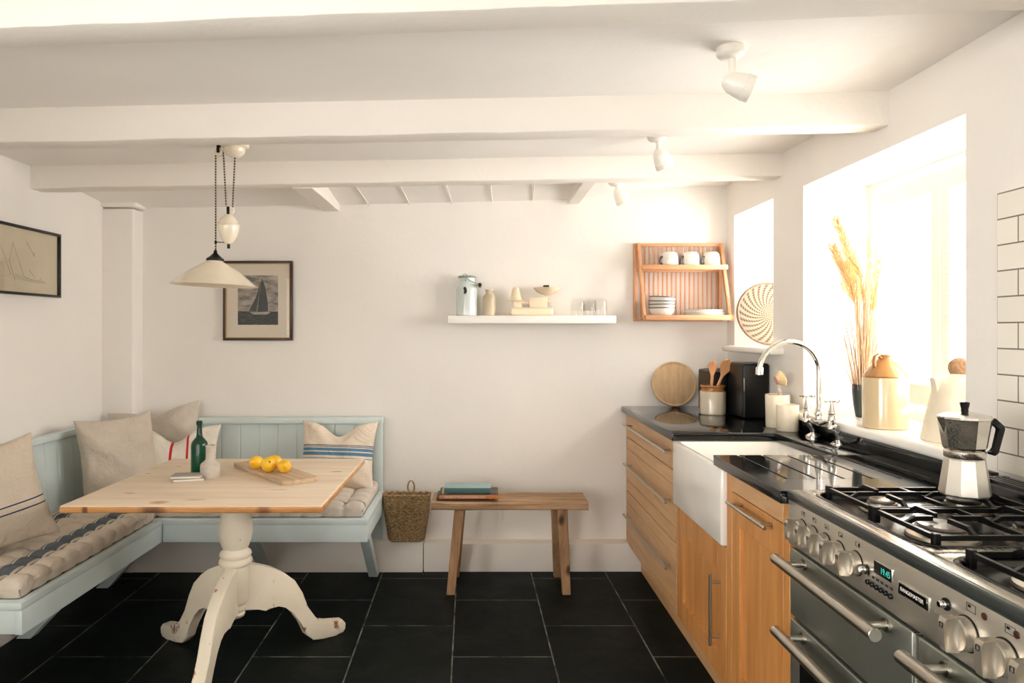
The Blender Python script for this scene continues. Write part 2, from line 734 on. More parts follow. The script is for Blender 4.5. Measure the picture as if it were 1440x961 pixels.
ys = [YF - .2 + (3.45 - YF + .2) * j / ny for j in range(ny + 1)] + [3.6, 3.75, 3.9, 4.0, 4.12]
grid = []
for y in ys:
    row = []
    for x in xs:
        z = zc(x)
        if y > 3.45:
            f = min(1, (y - 3.45) / (4.06 - 3.45))
            z = z * (1 - f) + zback(x) * f
        z += 0.006 * noise.noise(Vector((x * 1.5, y * 1.5, 0)))
        row.append(bm.verts.new((x, y, z)))
    grid.append(row)
top = [[bm.verts.new((v.co.x, v.co.y, 2.45)) for v in (r[0], r[-1])] for r in (grid[0], grid[-1])]
for j in range(len(ys) - 1):
    for i in range(nx):
        bm.faces.new((grid[j][i], grid[j][i + 1], grid[j + 1][i + 1], grid[j + 1][i]))
bm.faces.new((top[0][0], top[1][0], top[1][1], top[0][1]))
bm.faces.new([top[0][0], top[0][1]] + list(reversed(grid[0])))
bm.faces.new([top[1][1], top[1][0]] + grid[-1])
bm.faces.new([top[1][0], top[0][0]] + [r[0] for r in grid])
bm.faces.new([top[0][1], top[1][1]] + [r[-1] for r in reversed(grid)])
struct('ceiling', bm, M['ceil'], True)


def beam(name, y_right, slope, depth, drop, seed):
    """painted beam across the room; slope = how much further the left end is"""
    bm = NB()
    n = 60
    rings = []
    for i in range(n + 1):
        x = XL - .03 + (XR + .06 - XL) * i / n
        y = y_right + slope * (XR - x)
        zt, zb = zc(x) + .03, zc(x) - drop
        k = 0.008
        sec = [(y, zt), (y, zb + k), (y + k * .3, zb + k * .3), (y + k, zb), (y + depth - k, zb), (y + depth - k * .3, zb + k * .3), (y + depth, zb + k), (y + depth, zt)]
        rings.append([bm.verts.new((x, a, b)) for a, b in sec])
    for a, b in zip(rings[:-1], rings[1:]):
        for k in range(7):
            bm.faces.new((a[k], b[k], b[k + 1], a[k + 1]))
        bm.faces.new((a[7], b[7], b[0], a[0]))
    bm.faces.new(rings[0])
    bm.faces.new(list(reversed(rings[-1])))
    for v in bm.verts:
        v.co += noise.noise_vector(v.co * 3.1 + Vector((seed, 0, 0))) * .004 + noise.noise_vector(v.co * 11 + Vector((0, seed, 0))) * .002
    return struct(name, bm, M['beam'], True)


beam('trim_1', 1.545, 0.045, 0.12, 0.078, 1)
beam('trim_2', 2.45, 0.010, 0.10, 0.12, 5)
beam('trim_3', 3.32, 0.0, 0.10, 0.105, 9)
beam('trim_10', 0.55, 0.02, 0.12, 0.1, 19)
# two short joists between the last beam and the back wall
for nm, x0, x1, zf in (('trim_4', -.90, -.80, 2.03), ('trim_5', .50, .565, 2.07)):
    bm = NB()
    box(bm, x0, x1, 3.40, 4.08, zf, 2.19, .004)
    struct(nm, bm, M['beam'])
# boxed corner post and a moulding at its head
bm = NB()
box(bm, XL - .01, -1.925, 3.95, 4.08, 0, 2.03, .012, 3)
box(bm, XL - .01, -1.905, 3.935, 4.08, 2.035, 2.20, .018, 3)
struct('trim_6', bm, M['wall'], True)
# board seams of the sloping strip of ceiling
bm = NB()
for x in (-.66, -.43, -.19, .04, .27):
    tube(bm, [(x, 3.42, zc(x) - .006), (x + .03, 4.05, zback(x) - .004)], .0035, 5)
struct('trim_7', bm, M['beam'])

# thick skirtings
bm = NB()
box(bm, -.314, .93, 3.972, 4.07, 0, .158, .004)
box(bm, -2.11, -.318, 3.965, 4.07, 0, .178, .004)
wobble(bm, .002, 3)
struct('baseboard_back', bm, M['beam'], True)
bm = NB()
box(bm, XL - .01, -2.04, YF, 3.97, 0, .16, .004)
struct('baseboard_left', bm, M['beam'], True)


def window(name, W, xf, shutter):
    y0, y1, z0, z1 = W
    bm = NB()
    fw = .055
    box(bm, xf, xf + .05, y1 - fw, y1, z0, z1, .003)
    box(bm, xf, xf + .05, y0, y0 + fw, z0, z1, .003)
    box(bm, xf + .001, xf + .049, y0 + fw - .002, y1 - fw + .002, z1 - .04, z1, .003)
    box(bm, xf + .001, xf + .049, y0 + fw - .002, y1 - fw + .002, z0, z0 + .09, .003)
    if not shutter:
        box(bm, xf, xf + .05, (y0 + y1) / 2 - .03, (y0 + y1) / 2 + .03, z0, z1, .003)
    w = struct(name, bm, M['frame_w'])
    bm = NB()
    box(bm, xf + .035, xf + .041, y0 + .02, y1 - .02, z0 + .05, z1 - .02)
    struct('pane', bm, M['glass'], parent=w)
    if shutter:
        # louvred panels with wide open blades
        for (a, b) in ((y0 + .06, (y0 + y1) / 2 - .002), ((y0 + y1) / 2 + .002, y1 - .06)):
            s = NB()
            st = .05
            box(s, xf - .03, xf - .005, a, a + st, z0 + .1, z1 - .045, .002)
            box(s, xf - .03, xf - .005, b - st, b, z0 + .1, z1 - .045, .002)
            box(s, xf - .029, xf - .006, a + st - .002, b - st + .002, z0 + .1, z0 + .18, .002)
            box(s, xf - .029, xf - .006, a + st - .002, b - st + .002, z1 - .12, z1 - .046, .002)
            sh = struct('shutter_frame', s, M['frame_w'], parent=w)
            z = z0 + .22
            while z < z1 - .13:
                s = NB()
                prism(s, [(-.030, 0), (-.012, .0035), (.012, .0035), (.030, 0), (.012, -.0035), (-.012, -.0035)], b - a - 2 * st,
                      T(xf - .017, (a + b) / 2, z) @ Matrix.Rotation(R(4), 4, 'Y') @ Matrix.Rotation(R(90), 4, 'X'))
                struct('louvre', s, M['frame_w'], parent=sh)
                z += .0745
    return w


window('window_1', WA, 1.70, True)
window('window_2', WB, 1.70, False)
# sills
bm = NB()
box(bm, 1.36, 1.74, 2.0, 3.13, .965, 1.0, .012, 3)
struct('trim_8', bm, M['sill'], True)
bm = NB()
box(bm, 1.345, 1.74, 3.30, 3.96, 1.235, 1.268, .012, 3)
struct('trim_9', bm, M['sill'], True)
# tiled panel beside the range
bm = NB()
box(bm, XR - .012, XR + .01, .2, 1.925, .97, 1.722, .004)
struct('trim_11', bm, tile_mat())

# ================================================================== CORNER BENCH
bench = thing('corner_bench', 'pale blue painted wooden corner bench running along left and back walls', 'bench', (-1.3, 3.6, 0))
bm = NB()
box(bm, -2.03, -.534, 3.38, 3.97, .425, .452, .004)
box(bm, -2.03, -1.51, 2.34, 3.385, .425, .452, .004)
obj('seat', bm, M['blue'], bench)
bm = NB()
box(bm, -1.51, -.536, 3.385, 3.41, .341, .426, .003)
box(bm, -1.535, -1.51, 2.345, 3.386, .344, .426, .003)
box(bm, -2.02, -1.534, 2.346, 2.37, .346, .426, .003)
box(bm, -.56, -.537, 3.409, 3.96, .342, .426, .003)
obj('apron', bm, M['blue'], bench)
# matchboard backs
bm = NB()
box(bm, -1.98, -.60, 3.9895, 4.02, .18, .83)
x = -1.98
while x < -.62:
    box(bm, x + .0008, min(x + .1052, -.60), 3.985, 4.0, .45, .83, .003, 1)
    x += .106
obj('backrest', bm, M['blue'], bench)
bm = NB()
box(bm, -2.0, -.545, 3.965, 4.03, .828, .862, .005)
obj('top_rail', bm, M['blue'], bench)
bm = NB()
box(bm, -.60, -.548, 3.975, 4.025, .18, .83, .004)
obj('end_post', bm, M['blue'], bench)
bm = NB()
lean = T(-2.0, 0, .452) @ Matrix.Rotation(R(-4), 4, 'Y')
box(bm, -.028, .0015, 2.34, 3.985, -.0, .377, m=lean)
y = 2.34
while y < 3.97:
    box(bm, -.010, .006, y + .0008, min(y + .1052, 3.985), .0, .378, .003, 1, m=lean)
    y += .106
obj('backrest', bm, M['blue'], bench)
bm = NB()
box(bm, -.035, .022, 2.33, 3.97, .376, .408, .005, m=lean)
obj('top_rail', bm, M['blue'], bench)


def bench_leg(top, bot, w, axis):
    bm = NB()
    t, b = Vector(top), Vector(bot)
    h = .035
    if axis == 'Y':      # leg slopes in the YZ plane
        pts = [(t.y - h, t.z), (t.y + h, t.z), (b.y + h * .9, b.z), (b.y - h * .9, b.z)]
        m = Matrix(((0, 0, 1, t.x), (1, 0, 0, 0), (0, 1, 0, 0), (0, 0, 0, 1)))
    else:
        pts = [(t.x - h, t.z), (t.x + h, t.z), (b.x + h * .9, b.z), (b.x - h * .9, b.z)]
        m = Matrix(((1, 0, 0, 0), (0, 0, 1, t.y), (0, 1, 0, 0), (0, 0, 0, 1)))
    prism(bm, pts, w, m, .003)
    obj('leg', bm, M['blue'], bench)


bench_leg((-.585, 3.50, .425), (0, 3.925, 0), .05, 'Y')
bench_leg((-1.17, 3.50, .425), (0, 3.925, 0), .05, 'Y')
bench_leg((-1.60, 3.75, .425), (-1.98, 0, 0), .06, 'X')
bench_leg((-1.60, 3.14, .425), (-2.0, 0, 0), .06, 'X')
bench_leg((-1.60, 2.42, .425), (-2.0, 0, 0), .06, 'X')


def seat_pad(name, x0, x1, y0, y1, z, t, nx, ny, m, label):
    bm = NB()
    k = 8
    NX, NY = nx * k, ny * k
    rnd = random.Random(3)
    top, bot = [], []
    for j in range(NY + 1):
        rt, rb = [], []
        for i in range(NX + 1):
            u, v = i / NX, j / NY
            p, q = (i / k) % 1.0, (j / k) % 1.0
            b = (abs(math.sin(PI * i / k)) * abs(math.sin(PI * j / k))) ** .45
            # crease lines run between tufts both ways
            edge = min(u * (x1 - x0), (1 - u) * (x1 - x0), v * (y1 - y0), (1 - v) * (y1 - y0))
            ef = min(1, edge / .028)
            er = math.sqrt(max(0, 1 - (1 - ef) ** 2))
            hh = t * (.5 + .5 * (.42 + .58 * b) * (.25 + .75 * er)) if er > 0 else t * .5
            pin = .010 * (1 - er) * (1 - max(abs(math.sin(PI * i / k)), 0) ** .5 if v in (0, 1) else 1 - abs(math.sin(PI * j / k)) ** .5)
            X = x0 + u * (x1 - x0)
            Y = y0 + v * (y1 - y0)
            if i == 0: X += pin
            if i == NX: X -= pin
            if j == 0: Y += pin
            if j == NY: Y -= pin
            nn = noise.noise(Vector((X * 18, Y * 18, 3))) * .004 * er
            rt.append(bm.verts.new((X, Y, z + hh + nn)))
            inset = .014 * (1 - er)
            rb.append(bm.verts.new((X + (inset if i == 0 else -inset if i == NX else 0), Y + (inset if j == 0 else -inset if j == NY else 0), z + .001)))
        top.append(rt)
        bot.append(rb)
    for j in range(NY):
        for i in range(NX):
            bm.faces.new((top[j][i], top[j][i + 1], top[j + 1][i + 1], top[j + 1][i]))
            bm.faces.new((bot[j][i], bot[j + 1][i], bot[j + 1][i + 1], bot[j][i + 1]))
    for j in range(NY):
        bm.faces.new((top[j][0], top[j + 1][0], bot[j + 1][0], bot[j][0]))
        bm.faces.new((top[j + 1][NX], top[j][NX], bot[j][NX], bot[j + 1][NX]))
    for i in range(NX):
        bm.faces.new((top[0][i + 1], top[0][i], bot[0][i], bot[0][i + 1]))
        bm.faces.new((top[NY][i], top[NY][i + 1], bot[NY][i + 1], bot[NY][i]))
    o = obj(name, bm, m, ang=75)
    return tag(o, label, 'seat cushion')


stripe = []
for c in (-.13, .10):
    stripe += [(c, .024, (92, 100, 106)), (c - .034, .0035, (110, 116, 118)), (c + .034, .0035, (110, 116, 118))]
M['ticking'] = linen('striped_ticking', (206, 194, 178), stripe, 0, wr=.2)
M['ticking_plain'] = linen('pale_ticking', (212, 200, 186), [(-.2, .02, (120, 124, 126))], 1, wr=.2)
seat_pad('seat_cushion', -1.975, -1.525, 2.36, 3.36, .453, .07, 5, 11, M['ticking'], 'tufted beige seat pad with dark grey stripes on left arm of bench')
seat_pad('seat_cushion', -1.95, -.555, 3.40, 3.955, .453, .07, 14, 6, M['ticking_plain'], 'plain tufted beige seat pad on the bench along back wall')


def pillow(label, w, h, t, m, loc, yaw, pitch, roll, chop=0.0, seed=0, wr=.012, sag=0.0, group=None):
    """standing square pillow, front towards local -Y"""
    bm = NB()
    N = 34
    grid = {}
    for s in (-1, 1):
        for j in range(N + 1):
            for i in range(N + 1):
                u, v = 2 * i / N - 1, 2 * j / N - 1
                # denser towards seams
                u, v = math.sin(u * PI / 2), math.sin(v * PI / 2)
                pin = .10
                X = w / 2 * u * (1 - pin * (1 - v * v) * 1.0 * abs(u) ** 2)
                Z = h / 2 * v * (1 - pin * (1 - u * u) * abs(v) ** 2)
                if chop:
                    f = ((v + 1) / 2) ** 2
                    Z -= chop * math.exp(-(u / .38) ** 2) * f
                if sag:
                    X *= 1 + sag * (1 - v) / 2
                th = t / 2 * ((1 - u * u) ** .42) * ((1 - v * v) ** .42)
                if chop:
                    th *= 1 - .35 * math.exp(-(u / .3) ** 2) * ((v + 1) / 2) ** 2
                edge = min(1, 4 * (1 - max(abs(u), abs(v))))
                nz = noise.noise(Vector((X * 7 + seed, Z * 7, s * 2.0))) * wr + noise.noise(Vector((X * 3 + seed * 2, Z * 9 + X * 6, s * 3.0))) * wr * 1.2
                # soft diagonal folds from corners
                fold = wr * .8 * math.sin((abs(u) - abs(v)) * 9 + seed) * max(abs(u), abs(v)) ** 3
                Y = s * (th + (nz + fold) * edge * .8)
                if abs(u) > .9999 or abs(v) > .9999:
                    key = (0, i, j)
                    Y = 0
                else:
                    key = (s, i, j)
                if key not in grid:
                    grid[key] = bm.verts.new((X, Y, Z + h / 2))
    def g(s, i, j):
        return grid.get((s, i, j)) or grid[(0, i, j)]
    for s in (-1, 1):
        for j in range(N):
            for i in range(N):
                q = (g(s, i, j), g(s, i + 1, j), g(s, i + 1, j + 1), g(s, i, j + 1))
                bm.faces.new(q if s < 0 else tuple(reversed(q)))
    o = obj('pillow', bm, m, local=True, ang=80)
    o.location = loc
    o.rotation_euler = (Matrix.Rotation(R(yaw), 4, 'Z') @ Matrix.Rotation(R(pitch), 4, 'X') @ Matrix.Rotation(R(roll), 4, 'Y')).to_euler()
    return tag(o, label, 'pillow', group)


M['linen_nat'] = linen('natural_linen', (196, 184, 168))
M['linen_nat2'] = linen('natural_linen_corner', (198, 188, 174))
M['linen_navy'] = linen('linen_with_navy_lines', (196, 182, 164), [(.165, .0026, (46, 56, 84)), (.138, .0026, (46, 56, 84))], 2)
M['linen_red'] = linen('pale_linen_with_red_lines', (222, 212, 198), [(-.005, .0065, (186, 42, 40)), (.075, .0055, (186, 42, 40))], 0)
M['linen_blue'] = linen('pale_linen_with_blue_lines', (228, 212, 192), [(.215, .008, (92, 134, 164)), (.192, .009, (92, 134, 164)), (.238, .002, (52, 74, 104)), (.230, .002, (60, 84, 114)), (.168, .002, (90, 130, 156))], 2)
pillow('large beige linen pillow with two navy lines at front left of bench', .45, .405, .18, M['linen_navy'], (-1.80, 2.63, .515), 40, -7, -13, seed=3, wr=.02)
pillow('large plain grey beige pillow leaning on left bench back near corner', .39, .42, .17, M['linen_nat'], (-1.765, 3.53, .512), 56, -10, -2, seed=11, wr=.024)
pillow('wide plain beige pillow with peaked corner leaning on wall behind striped pillow', .50, .42, .15, M['linen_nat2'], (-1.75, 3.90, .515), 4, -8, -8, chop=.03, seed=23, wr=.024)
pillow('pale pillow with two red stripes behind left end of table', .46, .34, .15, M['linen_red'], (-1.60, 3.70, .515), 10, -12, 0, chop=.075, seed=31, wr=.02)
pillow('pale pillow with blue stripes at right end of back bench', .42, .375, .15, M['linen_blue'], (-.775, 3.80, .492), -4, -14, 1, chop=.07, seed=41, wr=.018)

# ================================================================== TABLE
M['pine_top'] = wood('stripped_pine', (212, 190, 164), (232, 214, 190), 'X', .6, .6, bump=.08, spec=.25, joints=(-.262, -.03, .20),
                      spots=[(-.30, -.26, .028, .008, (140, 104, 74)), (-.02, -.36, .05, .014, (196, 164, 128)), (-.27, .36, .045, .020, (178, 142, 108)), (-.40, .10, .014, .007, (120, 84, 56)), (-.34, .26, .022, .008, (150, 112, 80)),
                             (.13, .02, .06, .012, (196, 166, 134)), (.38, .14, .030, .009, (132, 98, 66)), (.23, -.20, .05, .01, (198, 168, 136)), (-.13, -.40, .04, .03, (190, 140, 92))])
M['pine_edge'] = wood('varnished_pine_edge', (172, 112, 58), (214, 162, 100), 'X', .35, .8, spots=[(-.13, -.45, .05, .05, (96, 54, 28)), (.25, -.45, .03, .05, (120, 70, 36)), (-.36, -.45, .012, .05, (90, 50, 28))])


def worn_paint():
    t = NT('worn_cream_paint')
    v = t.coord()
    sp = t.n('ShaderNodeSeparateXYZ')
    tc = t.n('ShaderNodeTexCoord')
    t.l(tc.outputs['Object'], sp.inputs[0])
    n = t.noise(t.coord((1, 1, .4)), 26, 6, .7)
    low = t.ramp(sp.outputs[2], [(0.0, (1, 1, 1, 1)), (0.30, (0, 0, 0, 1))])
    f = t.math('ADD', n, t.math('MULTIPLY', low, .10))
    m = t.ramp(f, [(0.665, (0, 0, 0, 1)), (0.70, (1, 1, 1, 1))])
    base = t.ramp(t.noise(v, 5, 4), [(0.3, (224, 212, 190)), (0.7, (236, 226, 206))])
    t.base(t.mix(m, base, lin((150, 100, 74))))
    t.b.inputs['Roughness'].default_value = .5
    t.bump(t.noise(v, 30, 5), .2, .003)
    return t.m


M['worn'] = worn_paint()
TZ = .75
table = thing('pedestal_table', 'square pine topped table on a worn cream painted pedestal with three curved legs', 'table', (-.99, 2.88, 0))
bm = NB()
box(bm, -1.44, -.54, 2.43, 3.33, TZ - .026, TZ, .007, 3, mi=0)
for f in bm.faces:
    f.normal_update()
    if f.normal.z < .55:
        f.material_index = 1
obj('tabletop', bm, [M['pine_top'], M['pine_edge']], table)
bm = NB()
box(bm, -1.17, -.81, 2.70, 3.06, TZ - .05, TZ - .026, .004)
obj('bearer', bm, M['worn'], table)
bm = NB()
prof = [(0, .185), (.02, .187), (.034, .195), (.038, .205), (.034, .214), (.040, .222), (.043, .232), (.040, .242), (.046, .25), (.053, .262), (.053, .40), (.062, .405), (.066, .415), (.064, .425), (.056, .432), (.060, .438), (.063, .446), (.060, .455), (.050, .462), (.047, .470), (.052, .478), (.0605, .50), (.0665, .53), (.0655, .56), (.058, .60), (.049, .64), (.044, .67), (.042, .70), (.045, .705), (.048, .712), (.048, .724), (0, .724)]
lathe(bm, prof, T(-.99, 2.88, 0), 40)
obj('pedestal', bm, M['worn'], table)
up = [(.03, .405), (.09, .385), (.15, .36), (.20, .33), (.25, .285), (.285, .225), (.31, .155), (.335, .105), (.36, .078), (.40, .064), (.45, .064), (.478, .058), (.492, .04), (.49, .018)]
lo = [(.48, .003), (.44, 0), (.38, .0), (.335, .008), (.30, .04), (.275, .10), (.245, .155), (.21, .188), (.175, .203), (.15, .196), (.135, .19), (.12, .198), (.085, .205), (.03, .212)]
for deg in (40, 146, 268):
    bm = NB()
    m = T(-.99, 2.88, 0) @ Matrix.Rotation(R(deg), 4, 'Z') @ Matrix(((1, 0, 0, 0), (0, 0, 1, 0), (0, 1, 0, 0), (0, 0, 0, 1)))
    prism(bm, up + lo, .048, m, .007)
    obj('leg', bm, M['worn'], table)

# things on the table
def bottle_glass(name, col):
    t = NT(name)
    t.b.inputs['Base Color'].default_value = lin(col)
    t.b.inputs['Transmission Weight'].default_value = .75
    t.b.inputs['Roughness'].default_value = .08
    t.b.inputs['IOR'].default_value = 1.45
    return t.m


M['green_glass'] = bottle_glass('dark_green_glass', (10, 92, 62))
c = at(280.5, 665, 2.99)
c.x = (280.5 - 675) / 1000 * 2.99
bt = NB()
lathe(bt, [(0, .0), (.030, 0), (.034, .004), (.034, .118), (.031, .131), (.022, .143), (.0135, .152), (.0115, .165), (.0095, .198), (.0095, .202), (.0125, .203), (.0125, .219), (.009, .220), (.007, .216), (.007, .17), (.010, .155), (.0, .15)], T(c.x, 2.99, TZ), 28)
o = obj('glass_bottle', bt, M['green_glass'])
tag(o, 'dark green glass bottle with narrow neck standing on pine table', 'bottle')
M['vase_grey'] = mat('mottled_grey_stoneware', (186, 176, 164), .55, var=.14, vs=25, bump=.2, bs=60)
cx = (299.5 - 675) / 1000 * 2.93
bm = NB()
lathe(bm, [(0, 0), (.036, 0), (.0385, .004), (.0385, .050), (.036, .058), (.024, .068), (.0185, .074), (.0175, .085), (.0175, .125), (.020, .131), (.017, .131), (.0145, .124), (.0145, .08), (0, .075)], T(cx, 2.90, TZ), 32)
for v in bm.verts:
    if v.co.z > TZ + .1:
        v.co.z += .003 * math.sin(v.co.x * 90)
tag(obj('stoneware_vase', bm, M['vase_grey']), 'small mottled grey stoneware vase beside green bottle', 'vase')
M['paper'] = mat('page_edges', (226, 220, 206), .8)
M['note_grey'] = mat('grey_notebook_cover', (166, 160, 150), .7, bump=.1)
for k, (px, py, yaw, z, lab) in enumerate(((262, 672, 14, TZ, 'lower thin grey notebook on table beside green bottle'), (259, 670, 8, TZ + .0108, 'upper thin grey notebook resting on another notebook on table'))):
    p = at(px, py, 2.82)
    rt = thing('notebook', lab, 'notebook', (p.x, 2.86, z), (0, 0, R(yaw)), 'thin grey notebooks on the table')
    bm = NB()
    box(bm, -.058, .054, -.038, .038, .0014, .0084)
    obj('pages', bm, M['paper'], rt, local=True, smooth=False)
    bm = NB()
    box(bm, -.06, .056, -.040, .040, 0, .0014, .0005)
    box(bm, -.06, .056, -.040, .040, .0084, .0100, .0005)
    obj('cover', bm, M['note_grey'], rt, local=True)

M['board'] = wood('old_chopping_board', (166, 138, 108), (208, 182, 150), 'Y', .7, .8)
bp = T(-.80, 2.91, TZ + .0005) @ Matrix.Rotation(R(38), 4, 'Z')
rt = thing('chopping_board', 'worn wooden chopping board with notched edge under the lemons', 'board', (-.865, 2.985, TZ + .0003), (0, 0, R(40)))
bm = NB()
prism(bm, [(-.075, .25), (-.075, -.245), (-.06, -.256), (.0, -.268), (.06, -.262), (.075, -.245), (.075, .25)], .018, T(0, 0, .009), .0025)
for k in range(9):
    box(bm, -.0765, -.0745, -.15 + k * .009, -.15 + k * .009 + .004, .004, .0175)
o = obj('board', bm, M['board'], rt, local=True)


def lemon_mat():
    t = NT('lemon_skin')
    v = t.coord()
    t.base(t.ramp(t.noise(v, 25, 3), [(0.3, (232, 174, 26)), (0.7, (244, 196, 52))]))
    t.b.inputs['Roughness'].default_value = .38
    t.b.inputs['Subsurface Weight'].default_value = .08
    t.b.inputs['Subsurface Radius'].default_value = (.01, .006, .002)
    vo = t.n('ShaderNodeTexVoronoi')
    vo.inputs['Scale'].default_value = 260
    t.l(v, vo.inputs['Vector'])
    t.bump(vo.outputs['Distance'], .25, .001)
    return t.m


M['lemon'] = lemon_mat()
M['stem'] = mat('lemon_stem_scar', (104, 78, 30), .8)
first = None
for (px, d, yaw, pit, s, lab) in ((360.5, 2.99, 70, 12, 1.0, 'lemon furthest left on chopping board'), (385, 3.01, 20, 0, 1.0, 'lemon at the back of the pile, half hidden'),
                                  (378.5, 2.925, -70, -26, 1.14, 'largest lemon in front of the pile with nipple pointing to viewer'), (400, 2.91, 105, 15, 1.0, 'lemon furthest right on chopping board')):
    x = (px - 675) / 1000 * d
    loc = (x, d, TZ + .018 + .0265 * s)
    if first is None:
        rt = thing('lemon', lab, 'lemon', loc, (0, 0, 0), 'lemons on the chopping board')
        bm = NB()
        L = .037
        pf = [(0, -L - .006), (.004, -L - .0055), (.007, -L - .001), (.013, -L + .006), (.021, -L + .016), (.0262, -L + .028), (.0275, 0), (.0262, .012), (.021, .024), (.013, .031), (.006, .0345), (.003, .0355), (0, .0348)]
        lathe(bm, pf, Matrix.Rotation(R(90), 4, 'Y'), 28)
        obj('flesh', bm, M['lemon'], rt, local=True)
        bm = NB()
        lathe(bm, [(0, .0345), (.0035, .0350), (.003, .0372), (0, .0375)], Matrix.Rotation(R(90), 4, 'Y'), 10)
        obj('stem', bm, M['stem'], rt, local=True)
        first = rt
    else:
        rt = dup(first, loc, None, lab)
    rt.rotation_euler = (0, R(pit), R(yaw))
    rt.scale = (s, s, s)

# ================================================================== WOODEN STOOL, BOOKS, BASKET
M['stool'] = wood('weathered_elm', (112, 82, 56), (190, 154, 118), 'X', .65, 1.0, knots=7, ringc=(58, 40, 28), bump=.4)
M['stool_leg'] = wood('weathered_elm_leg', (116, 84, 56), (176, 138, 100), 'Z', .65, 1.2, knots=7, ringc=(70, 46, 30), bump=.4)
st = thing('wooden_bench', 'low rustic wooden bench with splayed legs against back wall', 'bench', (.15, 3.72, 0))
bm = NB()
n = 40
rings = []
for i in range(n + 1):
    x = -.248 + .80 * i / n
    y0 = 3.61 + .004 * noise.noise(Vector((x * 5, 0, 0)))
    y1 = 3.845 + .006 * noise.noise(Vector((x * 5, 5, 0)))
    z0 = .437 + .003 * noise.noise(Vector((x * 6, 9, 0)))
    z1 = .475 + .002 * noise.noise(Vector((x * 6, 2, 0)))
    k = .005
    rings.append([bm.verts.new((x, a, b)) for a, b in ((y0, z0 + k), (y0, z1 - k), (y0 + k, z1), (y1 - k, z1), (y1, z1 - k), (y1, z0 + k), (y1 - k, z0), (y0 + k, z0))])
for a, b in zip(rings[:-1], rings[1:]):
    for k in range(8):
        bm.faces.new((a[k], b[k], b[(k + 1) % 8], a[(k + 1) % 8]))
bm.faces.new(list(reversed(rings[0])))
bm.faces.new(rings[-1])
obj('seat', bm, M['stool'], st)
for (tx, ty, bx, by) in ((-.105, 3.66, -.150, 3.64), (.422, 3.66, .442, 3.64), (-.10, 3.80, -.135, 3.90), (.405, 3.80, .425, 3.90)):
    bm = NB()
    w0, w1 = .022, .026
    t, b = Vector((tx, ty, .437)), Vector((bx, by, 0))
    vs = []
    for (p, w) in ((b, w0), (t, w1)):
        vs.append([bm.verts.new(p + Vector((sx * w, sy * w * .8, 0))) for sx, sy in ((-1, -1), (1, -1), (1, 1), (-1, 1))])
    for k in range(4):
        bm.faces.new((vs[0][k], vs[0][(k + 1) % 4], vs[1][(k + 1) % 4], vs[1][k]))
    bm.faces.new(list(reversed(vs[0])))
    bm.faces.new(vs[1])
    bmesh.ops.bevel(bm, geom=list(bm.edges), offset=.003, segments=1, affect='EDGES')
    obj('leg', bm, M['stool_leg'], st)

M['book_blk'] = mat('dark_brown_book_cloth', (46, 38, 26), .5, var=.3, vs=20)
M['book_or'] = mat('orange_brown_dust_jacket', (176, 108, 58), .4, var=.1)
M['book_teal'] = mat('teal_book_cloth', (58, 92, 92), .6, var=.06)
M['book_pale'] = mat('pale_blue_book_cover', (148, 174, 172), .5, var=.05)
M['gold'] = mat('gilt_lettering', (206, 178, 96), .4, .3)
M['cream_ink'] = mat('cream_lettering', (236, 224, 204), .6)


def book(label, x0, x1, y0, y1, z0, z1, cover, spine, yaw=0):
    cx, cy = (x0 + x1) / 2, (y0 + y1) / 2
    rt = thing('book', label, 'book', (cx, cy, z0), (0, 0, R(yaw)), 'books stacked on the low wooden bench')
    a, b = (x1 - x0) / 2, (y1 - y0) / 2
    h = z1 - z0
    bm = NB()
    box(bm, -a, a, -b + .003, b, 0, .002, .0008)
    box(bm, -a, a, -b + .003, b, h - .002, h, .0008)
    obj('cover', bm, cover, rt, local=True)
    bm = NB()
    box(bm, -a, a, -b, -b + .004, 0, h, .0015)
    sp = obj('spine', bm, spine, rt, local=True)
    bm = NB()
    box(bm, -a + .003, a - .003, -b + .004, b - .003, .002, h - .002)
    obj('pages', bm, M['paper'], rt, local=True)
    return rt, sp, a, b, h


book('large dark book at the bottom of the stack on wooden bench', -.225, .045, 3.655, 3.83, .4755, .4875, M['book_blk'], M['book_blk'], 1)
rt, sp, a, b, h = book('orange brown jacketed book in the middle of the stack with cream title', -.21, .095, 3.635, 3.815, .488, .508, M['book_blk'], M['book_or'], 0)
OFF[sp.name] = Vector((0, 0, 0))
text_obj('lettering', 'CHILDREN AT THE GARDENS COASTAL FOOD', .0125, T(-.02, -b - .0006, h * .42) @ Matrix.Rotation(R(90), 4, 'X'), M['cream_ink'], sp, .0003, sx=.80)
bm = NB()
box(bm, -a + .012, -a + .045, -b + .03, -b + .155, h, h + .0005)
o = obj('cover_band', bm, M['gold'], rt, local=True)
o['label'] = 'gilt band down the left of the cover'
rt, sp, a, b, h = book('small teal and pale blue book on top of the stack', -.185, .055, 3.665, 3.80, .5085, .537, M['book_pale'], M['book_teal'], -1)


def basket_mat():
    t = NT('woven_seagrass')
    v = t.coord()
    n = t.noise(t.coord((1, 1, 2.2)), 75, 4, .7)
    t.base(t.ramp(n, [(0.33, (78, 60, 38)), (0.5, (148, 120, 82)), (0.68, (196, 168, 124))]))
    t.b.inputs['Roughness'].default_value = .85
    t.bump(n, .6, .004)
    return t.m


M['seagrass'] = basket_mat()
bk = thing('woven_basket', 'small woven seagrass basket with loop, hanging on wall beside bench', 'basket', (-.405, 3.93, .19))


